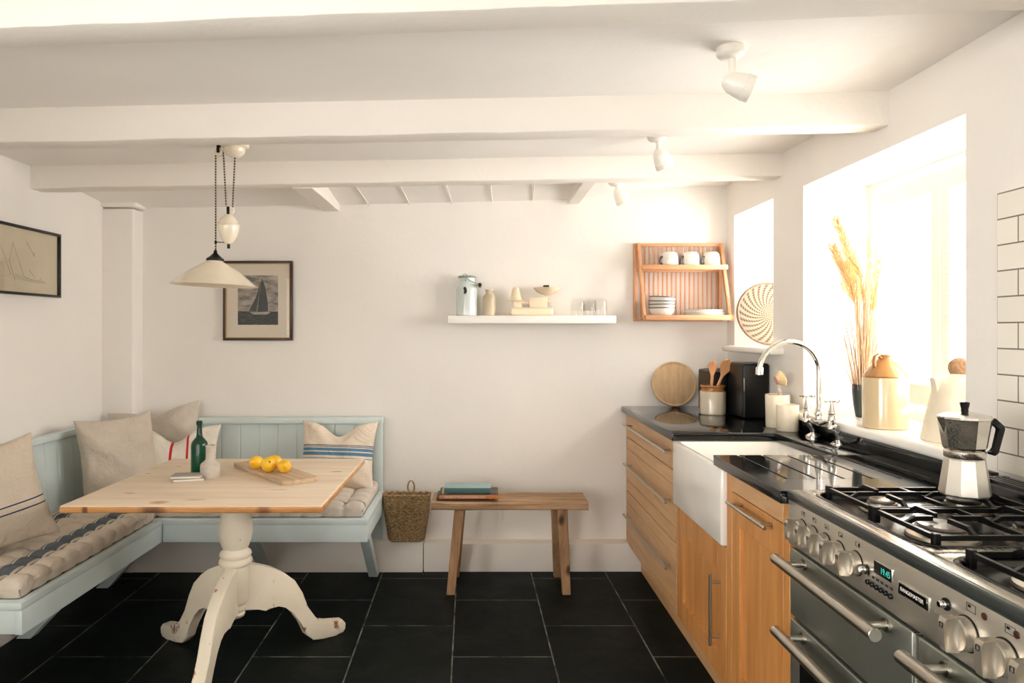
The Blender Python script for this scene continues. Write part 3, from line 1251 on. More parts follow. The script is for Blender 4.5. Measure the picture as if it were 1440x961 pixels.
def rrect(hx, hy, r, n):
    pts = []
    for cx, cy, a0 in ((hx - r, hy - r, 0), (-hx + r, hy - r, 90), (-hx + r, -hy + r, 180), (hx - r, -hy + r, 270)):
        for k in range(n):
            a = R(a0 + 90 * k / (n - 1))
            pts.append((cx + r * math.cos(a), cy + r * math.sin(a)))
    # resample evenly
    P = [Vector((p[0], p[1], 0)) for p in pts]
    P.append(P[0])
    L = [0]
    for a, b in zip(P[:-1], P[1:]):
        L.append(L[-1] + (b - a).length)
    out = []
    m = n * 4 * 3
    for k in range(m):
        s = L[-1] * k / m
        for i in range(len(P) - 1):
            if L[i + 1] >= s:
                f = (s - L[i]) / max(1e-9, L[i + 1] - L[i])
                out.append(P[i].lerp(P[i + 1], f))
                break
    return out


bm = NB()
RN = 44
rows = []
for k in range(RN + 1):
    f = k / RN
    hx = .098 + .032 * min(1, f * 1.2)
    hy = .034 + .009 * f
    ring = rrect(hx, hy, .032, 8)
    z = .19 + .255 * f
    zz = []
    for i, p in enumerate(ring):
        q = p.copy()
        nrm = Vector((q.x / hx, q.y / hy, 0)).normalized()
        amp = .0028 * math.sin(i * PI / 2 * .98 + (k % 2) * PI)
        q += nrm * (amp + .0015)
        if k < 3:
            q *= (.90, .955, .985)[k]
        zz.append(bm.verts.new((-.405 + q.x, 3.925 + q.y, z)))
    rows.append(zz)
for a, b in zip(rows[:-1], rows[1:]):
    for i in range(len(a)):
        j = (i + 1) % len(a)
        bm.faces.new((a[i], a[j], b[j], b[i]))
bm.faces.new(list(reversed(rows[0])))
# inner skin
inner = []
for k in (RN, 2):
    f = k / RN
    hx = .098 + .032 * min(1, f * 1.2) - .006
    hy = .034 + .009 * f - .006
    inner.append([bm.verts.new((-.405 + p.x, 3.925 + p.y, .19 + .255 * f)) for p in rrect(hx, hy, .026, 8)])
for i in range(len(inner[0])):
    j = (i + 1) % len(inner[0])
    bm.faces.new((inner[0][j], inner[0][i], inner[1][i], inner[1][j]))
    bm.faces.new((rows[-1][i], rows[-1][j], inner[0][j], inner[0][i]))
bm.faces.new(inner[1])
obj('body', bm, M['seagrass'], bk, ang=70)
bm = NB()
ring = rrect(.130, .043, .032, 8)
tube(bm, [(-.405 + p.x, 3.925 + p.y, .446 + .003 * math.sin(i * 1.3)) for i, p in enumerate(ring)], .0065, 8, closed=True)
obj('rim', bm, M['seagrass'], bk)
bm = NB()
lp = []
for k in range(22):
    a = -PI * .5 + 2 * PI * k / 21
    lp.append((-.385 + .018 * math.cos(a) * (1 if k not in (0, 21) else .5), 3.972, .475 + .034 * math.sin(a)))
tube(bm, lp, .0045, 8)
obj('hanging_loop', bm, M['seagrass'], bk)
bm = NB()
cyl(bm, (-.385, 3.955, .505), (-.385, 4.062, .505), .0035)
tag(obj('wall_hook', bm, M['white_metal']), 'small wall peg carrying the seagrass basket by its loop', 'hook')

# ================================================================== PICTURES
M['frame_b'] = mat('dark_brown_frame', (52, 30, 22), .35)
M['frame_k'] = mat('thin_black_frame', (14, 13, 12), .35)
M['mount'] = mat('cream_mount', (214, 202, 184), .85, var=.02)
M['pic_glass'] = glass_mat('picture_glass', refl=.6)


def photo_mat():
    t = NT('sea_and_sky_print')
    tc = t.n('ShaderNodeTexCoord')
    sp = t.n('ShaderNodeSeparateXYZ')
    t.l(tc.outputs['Object'], sp.inputs[0])
    sky = t.ramp(t.noise(t.coord((1, 1, 2.5)), 14, 5), [(0.35, (96, 90, 84)), (0.65, (176, 166, 154))])
    sea = t.ramp(t.noise(t.coord((.5, 1, 4)), 60, 4), [(0.35, (34, 36, 36)), (0.6, (72, 74, 72)), (.75, (140, 136, 128))])
    m = t.math('LESS_THAN', sp.outputs[2], PH)
    t.base(t.mix(m, sky, sea))
    t.b.inputs['Roughness'].default_value = .6
    return t.m


# sailing boat print on the back wall
p0, p1 = at(313.5, 367, 4.035), at(411, 479, 4.035)
pic = thing('framed_picture', 'brown framed black and white print of a sailing boat on back wall', 'picture', ((p0.x + p1.x) / 2, 4.045, p1.z))
x0, x1, z0, z1 = p0.x, p1.x, p1.z, p0.z
bm = NB()
fw = .014
for a in ((x0, x1, z1 - fw, z1), (x0, x1, z0, z0 + fw), (x0, x0 + fw, z0 + fw, z1 - fw), (x1 - fw, x1, z0 + fw, z1 - fw)):
    box(bm, a[0], a[1], 4.032, 4.059, a[2], a[3], .002)
obj('frame', bm, M['frame_b'], pic)
M['gilt'] = mat('gilt_slip', (178, 146, 96), .4, .4)
bm = NB()
g = .004
for a in ((x0 + fw, x1 - fw, z1 - fw - g, z1 - fw), (x0 + fw, x1 - fw, z0 + fw, z0 + fw + g), (x0 + fw, x0 + fw + g, z0 + fw, z1 - fw), (x1 - fw - g, x1 - fw, z0 + fw, z1 - fw)):
    box(bm, a[0], a[1], 4.036, 4.05, a[2], a[3])
obj('slip', bm, M['gilt'], pic)
bm = NB()
box(bm, x0 + .01, x1 - .01, 4.046, 4.052, z0 + .01, z1 - .01)
obj('mount', bm, M['mount'], pic)
q0, q1 = at(334.5, 387.5, 4.045), at(391, 457, 4.045)
PH = (q1.z + (q0.z - q1.z) * .27) - p1.z
bm = NB()
box(bm, q0.x, q1.x, 4.0445, 4.0462, q1.z, q0.z)
pr = obj('print', bm, photo_mat(), pic)
M['sail'] = mat('grey_sail_print', (70, 72, 72), .7, var=.2, vs=30)
M['sail_l'] = mat('pale_hull_print', (168, 162, 150), .7)


def flat(name, pts, y, m, parent):
    bm = NB()
    prism(bm, pts, .0006, Matrix(((1, 0, 0, 0), (0, 0, -1, y), (0, 1, 0, 0), (0, 0, 0, 1))))
    return obj(name, bm, m, parent, smooth=False)


def P(px, py, d=4.044):
    v = at(px, py, d)
    return (v.x, v.z)


flat('sail', [P(368.5, 391), P(373, 404), P(376.5, 425), P(377, 438), P(362, 438.5), P(364.5, 415)], 4.0441, M['sail'], pr)
flat('sail', [P(367.5, 394), P(360, 418), P(350, 437.5), P(360.5, 438), P(364, 415)], 4.0441, M['sail'], pr)
flat('hull', [P(351, 439.5), P(377, 438.5), P(380, 440), P(375, 442.5), P(357, 442.5)], 4.0439, M['sail_l'], pr)
bm = NB()
box(bm, x0 + .012, x1 - .012, 4.040, 4.0415, z0 + .012, z1 - .012)
obj('glazing', bm, M['pic_glass'], pic)

# ship sketch on the left wall (its left part is outside the frame)
ya, yb, za, zb = 2.93, 3.53, 1.512, 1.827
lp = thing('framed_picture', 'thin black framed pale sketch of boats on left wall', 'picture', (XL + .01, 3.23, za))
bm = NB()
fw = .012
for a in ((ya, yb, zb - fw, zb), (ya, yb, za, za + fw), (ya, ya + fw, za + fw, zb - fw), (yb - fw, yb, za + fw, zb - fw)):
    box(bm, XL, XL + .022, a[0], a[1], a[2], a[3], .0015)
obj('frame', bm, M['frame_k'], lp)
bm = NB()
box(bm, XL + .002, XL + .008, ya + .006, yb - .006, za + .006, zb - .006)
pp = obj('print', bm, mat('aged_sketch_paper', (206, 192, 164), .8, var=.05, vs=8), lp)
M['pencil'] = mat('faint_pencil_line', (168, 156, 132), .8)
bm = NB()
xs_ = XL + .0084


def SL(pts, r=.0009):
    tube(bm, [(xs_, y, z) for y, z in pts], r, 4)


for k in range(3):
    SL([(3.20, 1.588 + k * .008), (3.30, 1.577 + k * .006), (3.42, 1.576 + k * .004)])
SL([(3.20, 1.575), (3.16, 1.66), (3.185, 1.745)])
SL([(3.185, 1.745), (3.26, 1.60)])
SL([(3.26, 1.60), (3.34, 1.58)])
SL([(3.28, 1.76), (3.335, 1.70)], .0012)
SL([(3.335, 1.715), (3.337, 1.695)], .0016)
SL([(3.10, 1.73), (3.17, 1.60), (3.06, 1.58)])
SL([(3.38, 1.585), (3.385, 1.60)])
SL([(3.30, 1.63), (3.34, 1.60)])
obj('sketch_lines', bm, M['pencil'], pp)
bm = NB()
box(bm, XL + .012, XL + .0135, ya + .01, yb - .01, za + .01, zb - .01)
obj('glazing', bm, glass_mat('picture_glass_left', refl=1.6), lp)

# ================================================================== PENDANT LAMP
def cord_mat():
    t = NT('twisted_black_and_cream_flex')
    w = t.n('ShaderNodeTexWave')
    w.wave_type = 'BANDS'
    w.bands_direction = 'Z'
    w.inputs['Scale'].default_value = 28
    w.inputs['Distortion'].default_value = 0
    t.l(t.coord(), w.inputs['Vector'])
    t.base(t.ramp(w.outputs['Fac'], [(0.55, (26, 22, 18)), (0.7, (196, 178, 150))]))
    t.b.inputs['Roughness'].default_value = .8
    return t.m


M['cord'] = cord_mat()
M['porcelain'] = mat('cream_porcelain', (236, 224, 202), .22, var=.03, coat=.4)
D = 3.0
cxm = (330 - 675) / 1000 * D
zct = zc(cxm)
lamp = thing('pendant_lamp', 'cream rise and fall pendant lamp with porcelain counterweight above table', 'lamp', (cxm, D, zct - .6))
bm = NB()
lathe(bm, [(0, zct + .004), (.057, zct + .004), (.060, zct - .006), (.054, zct - .014), (.044, zct - .016), (.043, zct - .03), (.036, zct - .044), (.022, zct - .054), (.008, zct - .058), (0, zct - .058)], T(cxm, D, 0), 36)
obj('ceiling_rose', bm, M['porcelain'], lamp)


def px(x, y, d=D):
    return at(x, y, d)


def wheel(c, r, w):
    bm = NB()
    m = Matrix.Translation(c) @ Matrix.Rotation(R(90), 4, 'X')
    lathe(bm, [(0, -w / 2), (r, -w / 2), (r * .85, -w * .15), (r * .85, w * .15), (r, w / 2), (0, w / 2)], m, 24)
    return obj('pulley', bm, M['porcelain'], lamp)


wheel(px(308, 214), .019, .013)
bm = NB()
a = px(307.5, 208)
box(bm, a.x - .006, a.x + .006, D - .011, D + .011, a.z - .022, zct, .002)
tube(bm, [(a.x, D, zct - .006), (cxm - .03, D, zct - .008)], .004, 8)
obj('bracket', bm, M['black_metal'], lamp)
for pts in ([px(303.3, 216), px(303.3, 353)], [px(314, 214), px(315, 230), px(318, 290)], [px(330.3, 222), px(329, 250), px(327, 294)]):
    bm = NB()
    tube(bm, pts, .0036, 8)
    obj('flex', bm, M['cord'], lamp)
wheel(px(324, 296), .017, .012)
a = px(321.5, 297)
bm = NB()
box(bm, a.x - .006, a.x + .006, D - .010, D + .010, px(0, 306).z, px(0, 291).z, .002)
obj('bracket', bm, M['black_metal'], lamp)
zt, zb_ = px(0, 302).z, px(0, 343).z
H = zt - zb_
bm = NB()
lathe(bm, [(0, zt), (.014, zt), (.030, zt - H * .12), (.041, zt - H * .27), (.0435, zt - H * .34), (.047, zt - H * .36), (.047, zt - H * .385), (.0435, zt - H * .40), (.042, zt - H * .5), (.035, zt - H * .72), (.022, zt - H * .93), (.012, zb_), (0, zb_)], T(a.x, D, 0), 36)
obj('counterweight', bm, M['porcelain'], lamp)
bm = NB()
cyl(bm, (a.x, D, zb_ - .002), (a.x, D, zb_ - .02), .006)
tube(bm, [px(302, 340.5), px(321.5, 341.5)], .0022, 6)
cyl(bm, px(303.3, 339), px(303.3, 343), .005)
obj('guide_rod', bm, M['black_metal'], lamp)
ca = px(303, 352)
tl = T(ca.x, D, 0) @ T(0, 0, ca.z) @ Matrix.Rotation(R(2.0), 4, 'Y') @ T(0, 0, -ca.z)
bm = NB()
lathe(bm, [(0, ca.z), (.006, ca.z), (.008, ca.z - .012), (.017, ca.z - .022), (.030, ca.z - .033), (.036, ca.z - .037), (.036, ca.z - .045), (0, ca.z - .045)], tl, 28)
obj('shade_cap', bm, M['black_metal'], lamp)
bm = NB()
zs, zr = ca.z - .043, px(0, 401.5).z
lathe(bm, [(.030, zs), (.034, zs - .006), (.10, (zs * .58 + zr * .42)), (.168, zr + .004), (.176, zr), (.173, zr - .002), (.165, zr + .001), (.098, (zs * .58 + zr * .42) - .003), (.032, zs - .010), (.028, zs)], tl, 56, closed=True)
obj('lamp_shade', bm, M['porcelain'], lamp)
M['bulb'] = mat('frosted_bulb', (214, 208, 196), .3, var=0)
bm = NB()
lathe(bm, [(0, zs - .01), (.013, zs - .01), (.014, zs - .035), (.026, zs - .062), (.028, zs - .078), (.020, zs - .094), (0, zs - .10)], tl, 24)
obj('bulb', bm, M['bulb'], lamp)
# ================================================================== WALL SHELF AND WHAT STANDS ON IT
bm = NB()
s0, s1 = at(630, 444, 3.90), at(866.5, 455, 3.90)
SZ = s0.z
box(bm, s0.x, s1.x, 3.90, 4.062, s1.z, SZ, .002)
tag(obj('wall_shelf', bm, M['frame_w']), 'white floating shelf on back wall holding kitchenware', 'shelf')

SY = 3.98


def sx(p, d=SY):
    return (p - 675) / 1000 * d


M['enamel'] = mat('pale_blue_white_enamel', (204, 212, 208), .2, var=.03, coat=.5)
M['enamel_rim'] = mat('grey_green_enamel_rim', (132, 144, 136), .3)
cx = sx(656.5)
ml = thing('milk_can', 'white enamel milk can with lid and wire handle on left end of shelf', 'can', (cx, SY, SZ))
k = SY / 1000
bm = NB()
hh = lambda y: (444 - y) * k
lathe(bm, [(0, 0), (.054, 0), (.058, .003), (.058, hh(406)), (.056, hh(403)), (.050, hh(399)), (.047, hh(395)), (.047, hh(391)), (0, hh(391))], T(cx, SY, SZ), 36)
obj('body', bm, M['enamel'], ml)
bm = NB()
lathe(bm, [(0, hh(391)), (.050, hh(391)), (.0515, hh(390)), (.0515, hh(389.3)), (.047, hh(388)), (0, hh(387.5))], T(cx, SY, SZ), 36)
tube(bm, [(cx - .010 + .012 * math.cos(a), SY, SZ + hh(388.5) + .014 * math.sin(a)) for a in [PI * q / 10 for q in range(11)]], .002, 6)
obj('lid', bm, M['enamel_rim'], ml)
bm = NB()
tube(bm, [(cx - .007, SY - .050, SZ + hh(396)), (cx - .005, SY - .054, SZ + hh(391)), (cx + .02, SY - .062, SZ + hh(396)), (cx + .073, SY - .060, SZ + hh(401)), (cx + .073, SY + .060, SZ + hh(401)), (cx + .02, SY + .062, SZ + hh(396)), (cx - .005, SY + .054, SZ + hh(391)), (cx - .007, SY + .050, SZ + hh(396))], .0016, 6)
hd = obj('handle', bm, M['black_metal'], ml)
bm = NB()
cyl(bm, (cx + .073, SY - .062, SZ + hh(401)), (cx + .073, SY + .062, SZ + hh(401)), .010, bev=.003)
obj('grip', bm, M['black_plastic'], hd)
bm = NB()
mm = T(cx - .008, SY - .0583, SZ + hh(409)) @ Matrix.Rotation(R(90), 4, 'X')
prism(bm, [(-.008, .018), (0, .020), (.006, .014), (.009, .002), (.010, -.006), (.004, -.018), (-.004, -.020), (-.009, -.012), (-.006, -.002), (-.010, .008)], .0022, mm)
ch = obj('chipped_patch', bm, M['black_plastic'], ml)

M['stone_beige'] = mat('olive_beige_stoneware', (192, 176, 146), .4, var=.06, coat=.3)
bm = NB()
cx = sx(688)
lathe(bm, [(0, 0), (.031, 0), (.035, .004), (.035, .098), (.032, .110), (.022, .122), (.0185, .130), (.0185, .136), (.023, .138), (.024, .144), (.022, .147), (.015, .147), (.014, .12), (0, .115)], T(cx, SY, SZ), 32)
tag(obj('stoneware_bottle', bm, M['stone_beige']), 'small beige stoneware bottle between milk can and scales', 'bottle')

# kitchen scales
M['cream_enam'] = mat('cream_enamel', (232, 214, 184), .25, var=.03, coat=.3)
sc = thing('kitchen_scales', 'old cream enamelled kitchen scales with a pan on the shelf', 'scales', (sx(746), SY, SZ))
bm = NB()
a, b = sx(717), sx(777.5)
box(bm, a, b, SY - .045, SY + .045, 0 + SZ, SZ + .046, .014, 4)
obj('base', bm, M['cream_enam'], sc)
bm = NB()
box(bm, sx(722), sx(734), SY - .012, SY + .012, SZ + .044, SZ + .085, .003)
box(bm, sx(744), sx(769), SY - .022, SY + .022, SZ + .044, SZ + .103, .004)
tube(bm, [(sx(724), SY, SZ + .072), (sx(748), SY, SZ + .070), (sx(772), SY, SZ + .078)], .006, 8)
cyl(bm, (sx(735), SY - .014, SZ + .078), (sx(735), SY + .014, SZ + .078), .008)
obj('beam', bm, M['cream_enam'], sc)
bm = NB()
lathe(bm, [(0, .083), (.042, .083), (.046, .086), (.042, .089), (.034, .092), (.026, .12), (.020, .15), (.014, .158), (0, .16)], T(sx(725.5), SY, SZ), 28)
box(bm, sx(713), sx(717), SY - .006, SY + .006, SZ + .083, SZ + .092, .002)
obj('weight_holder', bm, M['cream_enam'], sc)
bm = NB()
tube(bm, [(sx(768), SY, SZ + .06), (sx(769), SY, SZ + .115)], .005, 8)
lathe(bm, [(0, .113), (.012, .113), (.028, .119), (.056, .133), (.073, .150), (.076, .157), (.074, .158), (.054, .137), (.026, .123), (0, .119)], T(sx(769.5), SY, SZ), 40)
obj('pan', bm, M['cream_enam'], sc)
bm = NB()
box(bm, sx(765.5), sx(774), SY + .068, SY + .074, SZ + .150, SZ + .176, .003)
obj('pan_handle', bm, M['black_plastic'], sc)

# upturned tumblers
M['clear'] = glass_mat('clear_drinking_glass', (.985, .985, .98, 1), .8)
first = None
for (pxx, y, lab) in ((812, 3.965, 'leftmost upturned clear tumbler on right end of shelf'), (829, 4.015, 'middle upturned clear tumbler, set back towards the wall on shelf'), (844, 3.965, 'rightmost upturned clear tumbler on right end of shelf')):
    if first is None:
        bm = NB()
        lathe(bm, [(.0385, 0), (.0405, .001), (.040, .03), (.0375, .080), (.032, .094), (.018, .101), (0, .102), (0, .092), (.018, .091), (.030, .085), (.0345, .076), (.0375, .028)], T(sx(pxx), y, SZ + .0005), 36, closed=False)
        first = obj('drinking_glass', bm, M['clear'])
        tag(first, lab, 'glass', 'upturned tumblers on the wall shelf')
    else:
        dup(first, (sx(pxx, y), y, SZ + .0005), None, lab)

# ================================================================== WOODEN PLATE RACK
M['rack'] = wood('orange_pine_rack', (190, 134, 94), (212, 160, 118), 'X', .5, 1.2)
M['rack_z'] = wood('orange_pine_rack_upright', (188, 132, 92), (210, 156, 114), 'Z', .5, 1.2)
RK0, RK1 = .873, 1.382
ZB, ZT, ZM = 1.402, 1.845, 1.700
YA, YBk = 3.862, 4.056
rk = thing('plate_rack', 'orange wooden slatted plate rack with two shelves hung on back wall', 'rack', ((RK0 + RK1) / 2, 4.0, ZB))
for x in (RK0, RK1 - .026):
    bm = NB()
    box(bm, x, x + .018, YBk - .022, YBk, ZB, ZT, .002)
    obj('back_post', bm, M['rack_z'], rk)
    # sloping side from top back to bottom front
    bm = NB()
    a, b = Vector((0, YBk - .022, ZT)), Vector((0, YA + .004, ZB))
    w = .018
    xx = x + .013 + (.012 if x == RK0 else -.003)
    prism(bm, [(a.y - w * .6, a.z), (a.y + w, a.z), (b.y + w * 1.4, b.z), (b.y - 0, b.z)], .018, Matrix(((0, 0, 1, xx), (1, 0, 0, 0), (0, 1, 0, 0), (0, 0, 0, 1))), .0015)
    obj('side_rail', bm, M['rack_z'], rk)
bm = NB()
box(bm, RK0 + .02, RK1 - .02, YBk - .02, YBk - .002, ZT - .018, ZT, .002)
obj('top_rail', bm, M['rack'], rk)
bm = NB()
box(bm, RK0 + .02, RK1 - .02, YBk - .02, YBk - .002, ZM - .018, ZM + .004, .002)
obj('back_rail', bm, M['rack'], rk)
bm = NB()
box(bm, RK0 + .02, RK1 - .02, YBk - .02, YBk - .002, ZB, ZB + .022, .002)
obj('back_rail', bm, M['rack'], rk)
bm = NB()
box(bm, RK0 + .022, RK1 - .012, 3.924, 3.941, ZM - .013, ZM + .014, .002)
obj('front_rail', bm, M['rack'], rk)
bm = NB()
box(bm, RK0 + .026, RK1 + .002, YA, YA + .02, ZB + .004, ZB + .032, .002)
obj('front_rail', bm, M['rack'], rk)
nsl = 18
for i in range(nsl):
    x = RK0 + .040 + (RK1 - RK0 - .08) * i / (nsl - 1)
    bm = NB()
    cyl(bm, (x, YBk - .011, ZB + .01), (x, YBk - .011, ZT - .01), .0045, 8)
    obj('back_slat', bm, M['rack_z'], rk)
for (ya, z) in ((3.95, ZM), (YA + .012, ZB + .012)):
    bm = NB()
    for i in range(nsl):
        x = RK0 + .040 + (RK1 - RK0 - .08) * i / (nsl - 1)
        cyl(bm, (x, ya, z), (x, YBk - .012, z), .0045, 8)
    obj('shelf_slats', bm, M['rack'], rk)

M['white_china'] = mat('white_glazed_china', (228, 224, 214), .2, var=.02, coat=.3)
M['dark_rim'] = mat('dark_grey_glazed_rim', (52, 56, 62), .35)
first = None
for (pxx, lab) in ((941.5, 'leftmost upturned white mug on top of plate rack'), (971, 'middle upturned white mug on top of plate rack'), (1000, 'rightmost upturned white mug on top of plate rack')):
    d = 3.991
    loc = ((pxx - 675) / 1000 * d, d, ZM + .005)
    if first is None:
        rt = thing('mug', lab, 'mug', loc, (0, 0, R(200)), 'upturned mugs on the plate rack')
        bm = NB()
        lathe(bm, [(.050, 0), (.0515, .002), (.0515, .035), (.050, .058), (.044, .076), (.034, .084), (.030, .085), (.028, .082), (0, .082), (0, .078), (.040, .072), (.047, .05), (.0485, .03), (.0485, .002)], I(), 36, closed=False)
        obj('body', bm, M['white_china'], rt, local=True)
        bm = NB()
        lathe(bm, [(.0487, 0), (.0520, -.0004), (.0522, .0025), (.0515, .003)], I(), 36)
        obj('rim', bm, M['dark_rim'], rt, local=True)
        bm = NB()
        tube(bm, [(.048, 0, .058), (.062, 0, .052), (.068, 0, .036), (.064, 0, .020), (.050, 0, .013)], [.004, .0045, .0045, .0045, .004], 8, flat=1.4)
        obj('handle', bm, M['dark_rim'], rt, local=True)
        first = rt
    else:
        dup(first, loc, (0, 0, R(200)), lab)
d = 3.95
bx = (930.5 - 675) / 1000 * d
first = None
bl = ['lowest white bowl in the stack on plate rack', 'second white bowl from the bottom of the stack on plate rack', 'third white bowl from the bottom of the stack on plate rack', 'topmost white bowl of the stack on plate rack']
for o in list(COL.objects):
    if o.get('group') == 'upturned mugs on the plate rack':
        o.scale = (.94, .94, 1)
for i, lab in enumerate(bl):
    loc = (bx + .001 * (i % 2), d, ZB + .0175 + i * .0195)
    if first is None:
        rt = thing('bowl', lab, 'bowl', loc, (0, 0, 0), 'white bowls stacked on the plate rack')
        bm = NB()
        lathe(bm, [(0, 0), (.034, 0), (.036, .003), (.052, .014), (.064, .030), (.070, .048), (.0725, .056), (.0705, .056), (.067, .048), (.060, .031), (.048, .017), (.030, .008), (0, .007)], I(), 36)
        obj('body', bm, M['white_china'], rt, local=True)
        bm = NB()
        lathe(bm, [(.0715, .0525), (.0735, .0545), (.0735, .0575), (.0705, .0575), (.0700, .0555)], I(), 36)
        obj('rim', bm, M['dark_rim'], rt, local=True)
        first = rt
    else:
        dup(first, loc, (R((0, 0, 0, 1)[i]), R((0, 0, -2, -4)[i]), i), lab)
px_ = (990 - 675) / 1000 * 3.965
first = None
for i, lab in enumerate(('lowest white plate in the pile on plate rack', 'second white plate from the bottom of the pile on plate rack', 'middle white plate of the pile on plate rack', 'second white plate from the top of the pile on plate rack', 'topmost white plate of the pile on plate rack')):
    loc = (px_ + .004 * ((i * 7) % 3 - 1), 3.965, ZB + .0175 + i * .0075)
    if first is None:
        rt = thing('plate', lab, 'plate', loc, (0, 0, 0), 'white plates piled on the plate rack')
        bm = NB()
        lathe(bm, [(0, 0), (.070, 0), (.085, .004), (.093, .0095), (.0945, .0162), (.0925, .0162), (.088, .0105), (.07, .006), (0, .005)], I(), 40)
        obj('body', bm, M['white_china'], rt, local=True)
        bm = NB()
        lathe(bm, [(.0944, .0156), (.0951, .0158), (.0950, .0166), (.0928, .0166)], I(), 40)
        obj('rim', bm, M['dark_rim'], rt, local=True)
        first = rt
    else:
        dup(first, loc, None, lab)
for o in list(COL.objects):
    if o.get('group') == 'white plates piled on the plate rack':
        o.scale = (1.14, .88, 1)

# ================================================================== ROUND WOVEN TRAY ON THE SMALL SILL
def tray_mat():
    t = NT('spiral_woven_rattan')
    tc = t.n('ShaderNodeTexCoord')
    sp = t.n('ShaderNodeSeparateXYZ')
    t.l(tc.outputs['Object'], sp.inputs[0])
    x, z = sp.outputs[0], t.math('ADD', sp.outputs[2], -.176)
    ang = t.math('ARCTAN2', z, x)
    r = t.math('SQRT', t.math('ADD', t.math('MULTIPLY', x, x), t.math('MULTIPLY', z, z)))
    nA = t.math('SINE', t.math('ADD', t.math('MULTIPLY', ang, 26), t.math('MULTIPLY', r, 120)))
    nB = t.math('SINE', t.math('MULTIPLY', r, 520))
    nC = t.math('SINE', t.math('ADD', t.math('MULTIPLY', ang, 150), t.math('MULTIPLY', nB, 1.2)))
    f = t.math('ADD', t.math('MULTIPLY', nA, .6), t.math('ADD', t.math('MULTIPLY', nB, .25), t.math('MULTIPLY', nC, .25)))
    t.base(t.ramp(t.math('MULTIPLY_ADD', f, .5, .5), [(0.18, (70, 54, 40)), (0.40, (142, 124, 102)), (.8, (162, 146, 124))]))
    t.b.inputs['Roughness'].default_value = .8
    return t.m


Rt = .176
tr = thing('woven_tray', 'large round spiral woven tray leaning in the small corner window', 'tray', (1.560, 3.80, 1.268), (R(-12), 0, R(-6)))
mt = Matrix(((1, 0, 0, 0), (0, 0, -1, 0), (0, 1, 0, Rt), (0, 0, 0, 1)))
bm = NB()
prof = []
nr = 22
for i in range(nr * 6 + 1):
    r = (Rt - .008) * i / (nr * 6)
    prof.append((r, .004 + .0022 * abs(math.sin(PI * i / 6))))
back = [(r, z - .007) for r, z in reversed(prof[::6])]
lathe(bm, [(p[0], p[1]) for p in prof] + [(b[0], b[1]) for b in back], mt, 72)
obj('woven_disc', bm, tray_mat(), tr, local=True)
bm = NB()
pts = [mt @ Vector(((Rt - .007) * math.cos(a), (Rt - .007) * math.sin(a), .004)) for a in [2 * PI * k / 144 for k in range(144)]]
tube(bm, pts, [.0068 + .0009 * (k % 2) for k in range(144)], 8, closed=True)
obj('rim', bm, mat('tray_rim_binding', (120, 98, 76), .8, var=.35, vs=90), tr, local=True)

# ================================================================== KITCHEN UNITS
FX = .83


def bar_handle(p0, p1, parent, r=.006, out=.035, inset=.06):
    bm = NB()
    p0, p1 = Vector(p0), Vector(p1)
    cyl(bm, p0, p1, r, 14, bev=.001)
    d = (p1 - p0).normalized()
    for q in (p0 + d * inset, p1 - d * inset):
        cyl(bm, q, q + Vector((out, 0, 0)), r * .8, 12)
    return obj('handle', bm, M['steel'], parent)


def carcass(rt, y0, y1, z1, name='carcass'):
    bm = NB()
    box(bm, FX + .021, 1.39, y0 + .001, y1 - .001, .14, z1)
    obj('carcass', bm, M['oak_z'], rt, smooth=False)
    bm = NB()
    box(bm, FX + .07, FX + .088, y0 + .001, y1 - .001, 0.001, .14)
    obj('plinth', bm, M['oak_y'], rt, smooth=False)


def drawer(rt, y0, y1, z0, z1, rails):
    bm = NB()
    box(bm, FX + .008, FX + .02, y0, y1, z0, z1)
    if rails:
        h = .062
        for a, b in ((z0, z0 + h - .001), (z0 + h + .001, z1 - h - .001), (z1 - h + .001, z1)):
            box(bm, FX, FX + .010, y0, y1, a, b, .0012, 1)
    else:
        box(bm, FX, FX + .010, y0, y1, z0, z1, .0015, 1)
    return obj('drawer', bm, M['oak_y'], rt)


u1 = thing('drawer_cabinet', 'oak drawer cabinet with three long handles nearest the back wall', 'cabinet', (1.11, 3.52, 0))
carcass(u1, 3.004, 4.04, .884)
for (z0, z1, hz, rails) in ((.752, .882, .828, False), (.448, .748, .612, True), (.150, .444, .330, True)):
    dr = drawer(u1, 3.008, 4.055 if False else 4.036, z0, z1, rails)
    bar_handle((.795, 3.045, hz), (.795, 3.94, hz), dr)
u2 = thing('sink_cabinet', 'oak cupboard under the sink with a panelled door', 'cabinet', (1.11, 2.70, 0))
carcass(u2, 2.394, 3.002, .618)


def panel_door(rt, y0, y1, z0, z1, st, top, bot, flush_top=0.0):
    bm = NB()
    box(bm, FX + .012, FX + .018, y0 + .01, y1 - .01, z0 + .01, z1 - .01)
    box(bm, FX, FX + .02, y0, y0 + st, z0, z1, .0015, 1)
    box(bm, FX, FX + .02, y1 - st, y1, z0, z1, .0015, 1)
    box(bm, FX, FX + .02, y0 + st - .001, y1 - st + .001, z1 - top, z1, .0015, 1)
    box(bm, FX, FX + .02, y0 + st - .001, y1 - st + .001, z0, z0 + bot, .0015, 1)
    return obj('door', bm, M['oak_z'], rt)


